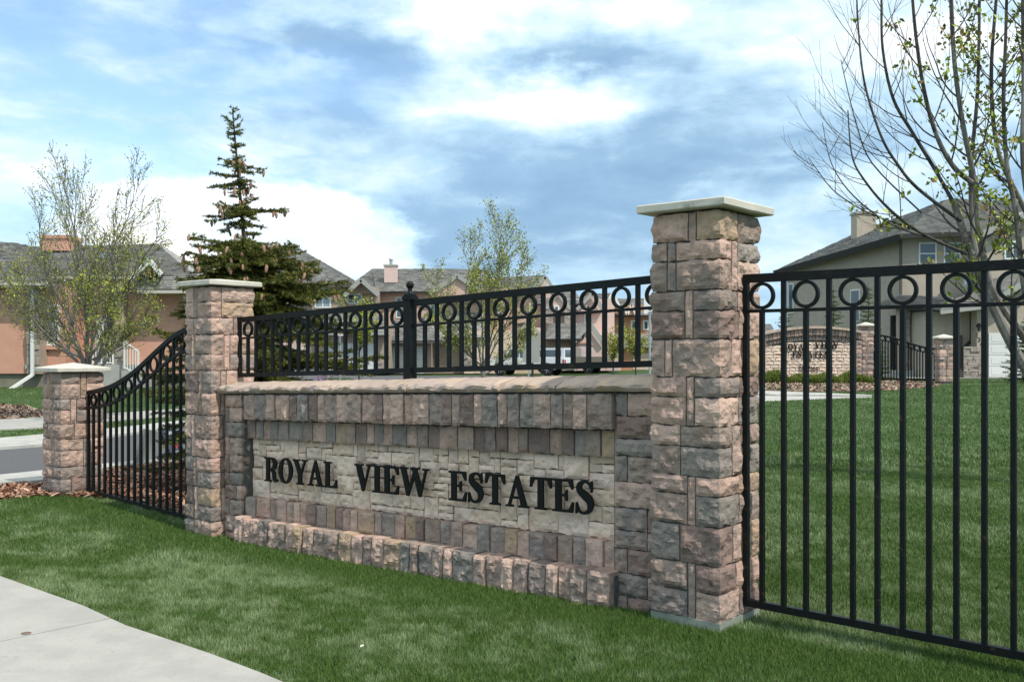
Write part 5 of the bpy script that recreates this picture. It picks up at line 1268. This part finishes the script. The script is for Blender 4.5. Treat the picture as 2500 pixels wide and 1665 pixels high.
# ------------------------------------------------------------ pickups
def pickup(name,label,pos,ang,body,canopy,L=5.8):
    t=empty(name,pos,label,'pickup truck','parked pickup trucks'); Wd=1.95; c_,s_=math.cos(ang),math.sin(ang); o=Vector(pos)
    T=lambda x,y,z: Vector((o.x+x*c_-y*s_,o.y+x*s_+y*c_,o.z+z))      # x forward, y left, z up
    def ext(pts,y0,y1,nm,m,par=t,inset=0.):
        mb=MB(); mb.extr([T(a,y0,b) for a,b in pts],T(0,y1,0)-T(0,y0,0)); return mb.build(nm,m,par)
    h=L/2
    arc=lambda cx,r_,n_=8:[(cx+r_*math.cos(math.pi*i/n_),.42+r_*math.sin(math.pi*i/n_)) for i in range(n_+1)]
    prof=[(-h,.55),(-h,1.12),(-h+.02,1.16),(.2,1.16),(.25,1.16),(h-.3,1.12),(h-.05,1.02),(h,.85),(h,.5),(h-.45,.42)]+[(h-1.0+.46*math.cos(a),.42+.46*math.sin(a)) for a in np.linspace(0,math.pi,9)]+[(h-1.5,.42),(-h+1.75,.42)]+[(-h+1.2+.46*math.cos(a),.42+.46*math.sin(a)) for a in np.linspace(0,math.pi,9)]+[(-h+.7,.42)]
    b_=ext(prof,-Wd/2,Wd/2,'body',body)
    cab=[(-.55,1.161),(-.50,1.80),(-.35,1.86),(.95,1.86),(1.15,1.80),(1.75,1.161)]
    ext(cab,-Wd/2+.14,Wd/2-.14,'cab','car_dark' if False else body)
    for sy in (-1,1):
        y0=sy*(Wd/2-.135)
        for nm,pts in (('side_window',[(.45,1.2),(.45,1.74),(1.02,1.74),(1.5,1.2)]),('side_window',[(-.42,1.2),(-.42,1.74),(.35,1.74),(.35,1.2)])):
            mb=MB(); mb.extr([T(a,y0,z) for a,z in pts],T(0,y0+sy*.012,0)-T(0,y0,0)); mb.build(nm,'glass',t)
    mb=MB(); mb.extr([T(1.20,-Wd/2+.22,1.78),T(1.20,Wd/2-.22,1.78),T(1.74,Wd/2-.2,1.2),T(1.74,-Wd/2+.2,1.2)],T(.02,0,.02)-T(0,0,0)); mb.build('windscreen','glass',t)
    if canopy:
        cn_=[(-h+.02,1.165),(-h+.05,1.84),(-.62,1.86),(-.62,1.165)]; q=ext(cn_,-Wd/2+.1,Wd/2-.1,'canopy','car_white')
        for sy in (-1,1):
            y0=sy*(Wd/2-.095); mb=MB(); mb.extr([T(a,y0,z) for a,z in ((-h+.25,1.28),(-h+.25,1.72),(-.8,1.72),(-.8,1.28))],T(0,y0+sy*.012,0)-T(0,y0,0)); mb.build('canopy_window','glass',q)
        mb=MB(); mb.extr([T(-h+.04,a,z) for a,z in ((-.7,1.25),(.7,1.25),(.66,1.74),(-.66,1.74))],T(-.03,0,0)-T(0,0,0)); mb.build('canopy_window','glass',q)
    else:
        mb=MB(); mb.extr([T(a,-Wd/2+.1,1.165) for a in (-h+.1,-.62)]+[T(a,Wd/2-.1,1.165) for a in (-.62,-h+.1)],(0,0,.006)); mb.build('bed','car_dark',t)
    for sy in (-1,1):
        mb=MB(); y0=sy*(Wd/2-.28); p0=T(-h-.012,y0,0)
        mb.extr([T(-h,y0,.72),T(-h,y0+sy*.2,.72),T(-h,y0+sy*.2,1.08),T(-h,y0,1.08)],T(-.02,0,0)-T(0,0,0)); mb.build('tail_light','red_lens',t)
        mb=MB(); mb.extr([T(-h+.001,sy*(Wd/2+.004),.72),T(-h+.12,sy*(Wd/2+.004),.72),T(-h+.12,sy*(Wd/2+.004),1.08),T(-h+.001,sy*(Wd/2+.004),1.08)],T(0,-sy*.01,0)-T(0,0,0)); mb.build('tail_light','red_lens',t)
        mb=MB(); mb.extr([T(h-.02,sy*.55,.72),T(h-.02,sy*.95,.72),T(h-.04,sy*.95,.92),T(h-.02,sy*.55,.92)],T(.03,0,0)-T(0,0,0)); mb.build('headlight','sign_white',t)
        for cx in (h-1.0,-h+1.2):
            mb=MB(); mb.cyl(T(cx,sy*(Wd/2-.26),.38),T(cx,sy*(Wd/2-.02),.38),.38,.38,20); w_=mb.build('wheel','tyre',t)
            mb=MB(); mb.cyl(T(cx,sy*(Wd/2-.05),.38),T(cx,sy*(Wd/2-.012),.38),.25,.24,16); rm=mb.build('rim','car_dark',w_)
            mb=MB(); c=T(cx,sy*(Wd/2-.008),.38)
            for k in range(5):
                a=2*math.pi*k/5; e_=T(cx+.22*math.cos(a),sy*(Wd/2-.008),.38+.22*math.sin(a)); mb.bar(c,e_,.05,.03)
            mb.build('spokes','rim',w_)
    mb=MB(); mb.extr([T(-h-.0,-Wd/2+.05,.42),T(-h,Wd/2-.05,.42),T(-h,Wd/2-.05,.58),T(-h,-Wd/2+.05,.58)],T(-.12,0,0)-T(0,0,0)); mb.build('bumper','rim',t)
    for sy in (-1,1):
        mb=MB(); y0=sy*(Wd/2+.12); mb.box(0,0,0,0,0,0); mb=MB(); c=T(1.35,y0,1.28); mb.extr([T(1.28,sy*(Wd/2-.12),1.2),T(1.28,sy*(Wd/2+.2),1.2),T(1.28,sy*(Wd/2+.2),1.4),T(1.28,sy*(Wd/2-.02),1.4)],T(.1,0,0)-T(0,0,0)); mb.build('mirror','car_dark',t)
    if canopy:
        mb=MB(); mb.box(0,1,0,1,0,1); mb=MB(); 
        mb.extr([T(-.62,-Wd/2+.09,1.17),T(-.62,-Wd/2+.09,1.87),T(-.30,-Wd/2+.09,1.87),T(-.30,-Wd/2+.09,1.17)],T(0,Wd-.18,0)-T(0,0,0)); mb.build('cab_pillar','car_blue',t)
    return t
Yp=66.; pos=P(1300,917,Yp); pos=(P(1293,917,Yp).x,Yp+.3,zpx(917,Yp)); pickup('pickup_truck','white pickup with white canopy, parked behind the right half of the lettered wall',pos,math.pi-R(22),'car_white',True,5.6)
Yp=69.; pos=(P(1396,915,Yp).x,Yp+1.5,zpx(912,Yp)); pickup('pickup_truck','tan pickup with open bed, parked just right of and behind the white one',pos,math.pi-R(22),'car_tan',False,5.6)
# ------------------------------------------------------------ litter
def leafmesh(name,c,l,w,ang,m,label,cat,z):
    d=Vector((math.cos(ang),math.sin(ang),0)); s_=Vector((-d.y,d.x,0)); c=Vector((c.x,c.y,z)); vs=[];n_=6
    for i in range(n_+1):
        t=i/n_; ww=w*math.sin(math.pi*(.08+.84*t)); hgt=.003*math.sin(math.pi*t)
        for k in (-1,0,1): vs.append(c+d*l*(t-.5)+s_*ww*k*.5+Vector((0,0,hgt+.003*abs(k))))
    fs=[(3*i+k,3*i+k+1,3*i+4+k,3*i+3+k) for i in range(n_) for k in (0,1)]
    N=len(vs); vs+=[v_-Vector((0,0,.002)) for v_ in vs]; fs+=[tuple(N+i for i in reversed(f_)) for f_ in fs]
    return setp(mesh(name,vs,fs,m,smooth=True),label,cat)
leafmesh('fallen_leaf',G(64,1562),.05,.024,.3,'dead_leaf','small dry reddish leaf lying on the pale footpath slab','leaf',.034)
leafmesh('paper_scrap',G(885,1600),.034,.016,1.2,'petal','small white scrap lying in the front lawn','litter',.045)
# ------------------------------------------------------------ grass
def grassblades(name,region,n,hgt,wid,polys_out,dens_pow=0.,patch=True):
    xa,xb,ya,yb=region; N=int(n)
    yy=ya+(yb-ya)*npr.random(N)**(1+dens_pow); kx=npr.uniform(xa,xb,N); x=kx*yy; y=yy
    keep=np.ones(N,bool)
    for p in polys_out: keep&=~inpoly(x,y,p)
    x=x[keep];y=y[keep]; N=len(x); z=terr(x,y)
    P_=np.stack([x,y,z-.004],-1)
    pn=np.array([mn.noise((a*.9,b*1.6,3.)) for a,b in zip(x[::1],y[::1])]) if N<1 else None
    # patch noise evaluated on a coarse grid
    gx=np.linspace(x.min(),x.max(),420); gy=np.linspace(y.min(),y.max(),420)
    GN=np.array([[mn.noise((a*.7,b*.8,3.))*.45+mn.noise((a*2.4,b*2.4,9.))*.38+mn.noise((a*7.,b*7.,1.))*.34+mn.noise((a*16.,b*16,1.))*.30 for a in gx] for b in gy])
    ix=np.clip(((x-gx[0])/(gx[-1]-gx[0])*419).astype(int),0,419); iy=np.clip(((y-gy[0])/(gy[-1]-gy[0])*419).astype(int),0,419); pn=GN[iy,ix]
    clump=np.array([mn.noise((a*.8+5,b*1.3,7.)) for a,b in ((0,0),)])
    h=hgt*(.45+.8*npr.random(N))*(1+.35*pn); az_=npr.random(N)*6.283; le=np.abs(npr.normal(.45,.28,N)); az_=az_+0
    top=P_+np.stack([np.cos(az_)*le*h,np.sin(az_)*le*h,h*np.sqrt(np.clip(1-(.8*le)**2,.1,1))],-1)
    a2=npr.random(N)*3.14; w=wid*(.7+.6*npr.random(N)); sv=np.stack([np.cos(a2)*w/2,np.sin(a2)*w/2,0*w],-1)
    vs=np.stack([P_-sv,P_+sv,top],1)
    s_=(x-P0.x)*U.x+(y-P0.y)*U.y; d_=(x-P0.x)*V_.x+(y-P0.y)*V_.y
    pm=sstep(pn,-.25,.40)*np.where(d_<.1,sstep(-d_,.25,.75)*.95,.75) if patch else sstep(pn,-.2,.45)*.75  # bright lawn tone and the wall's shadow strip are put into blade colour
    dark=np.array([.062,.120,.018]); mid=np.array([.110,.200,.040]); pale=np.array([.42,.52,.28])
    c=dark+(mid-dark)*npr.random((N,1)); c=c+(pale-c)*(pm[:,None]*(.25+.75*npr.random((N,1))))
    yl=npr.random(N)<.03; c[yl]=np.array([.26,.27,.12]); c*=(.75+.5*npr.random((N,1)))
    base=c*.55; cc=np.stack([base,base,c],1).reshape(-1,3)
    o=fastmesh(name,vs,3,'grass_blade',col=cc); o['kind']='stuff'; o['label']='short green lawn grass with paler patches'
    print(name,N)
wallfoot=[WL(-5.0,.1,0),WL(0,.0,0),WL(0,.45,0),WL(-5.,.45,0)]
fprint=[(p.x,p.y) for p in (WL(-5.4,0,0),WL(-4.99,0,0),WL(-4.96,.07,0),WL(-.43,.07,0),WL(-.42,0,0),WL(0,0,0),WL(0,.45,0),WL(-5.4,.45,0))]
sfoot=[(p.x,p.y) for p in (WL(-8.31,0,0),WL(-7.89,0,0),WL(-7.89,.45,0),WL(-8.31,.45,0))]
mA=[(p.x,p.y) for p in mulchA]; mB=[(p.x,p.y) for p in mulchB]; mC=[(p.x,p.y) for p in mulchC]
roadp=[(p.x,p.y) for p in g(near_in)]+[(p.x,p.y) for p in reversed(g(kerb_far))]
fpp=[(p.x,p.y) for p in g(fp_a)]+[(p.x,p.y) for p in reversed(g(fp_b))]
drv=[(p.x,p.y) for p in g(pA)]+[(p.x,p.y) for p in reversed(g(pB))]
PO=[walkpoly,fprint,sfoot,mA,mB,mC,roadp,fpp,drv]
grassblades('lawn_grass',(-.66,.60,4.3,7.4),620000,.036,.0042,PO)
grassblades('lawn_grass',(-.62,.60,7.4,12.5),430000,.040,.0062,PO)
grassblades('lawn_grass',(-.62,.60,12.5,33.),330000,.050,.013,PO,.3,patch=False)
print('objects',len(bpy.data.objects))
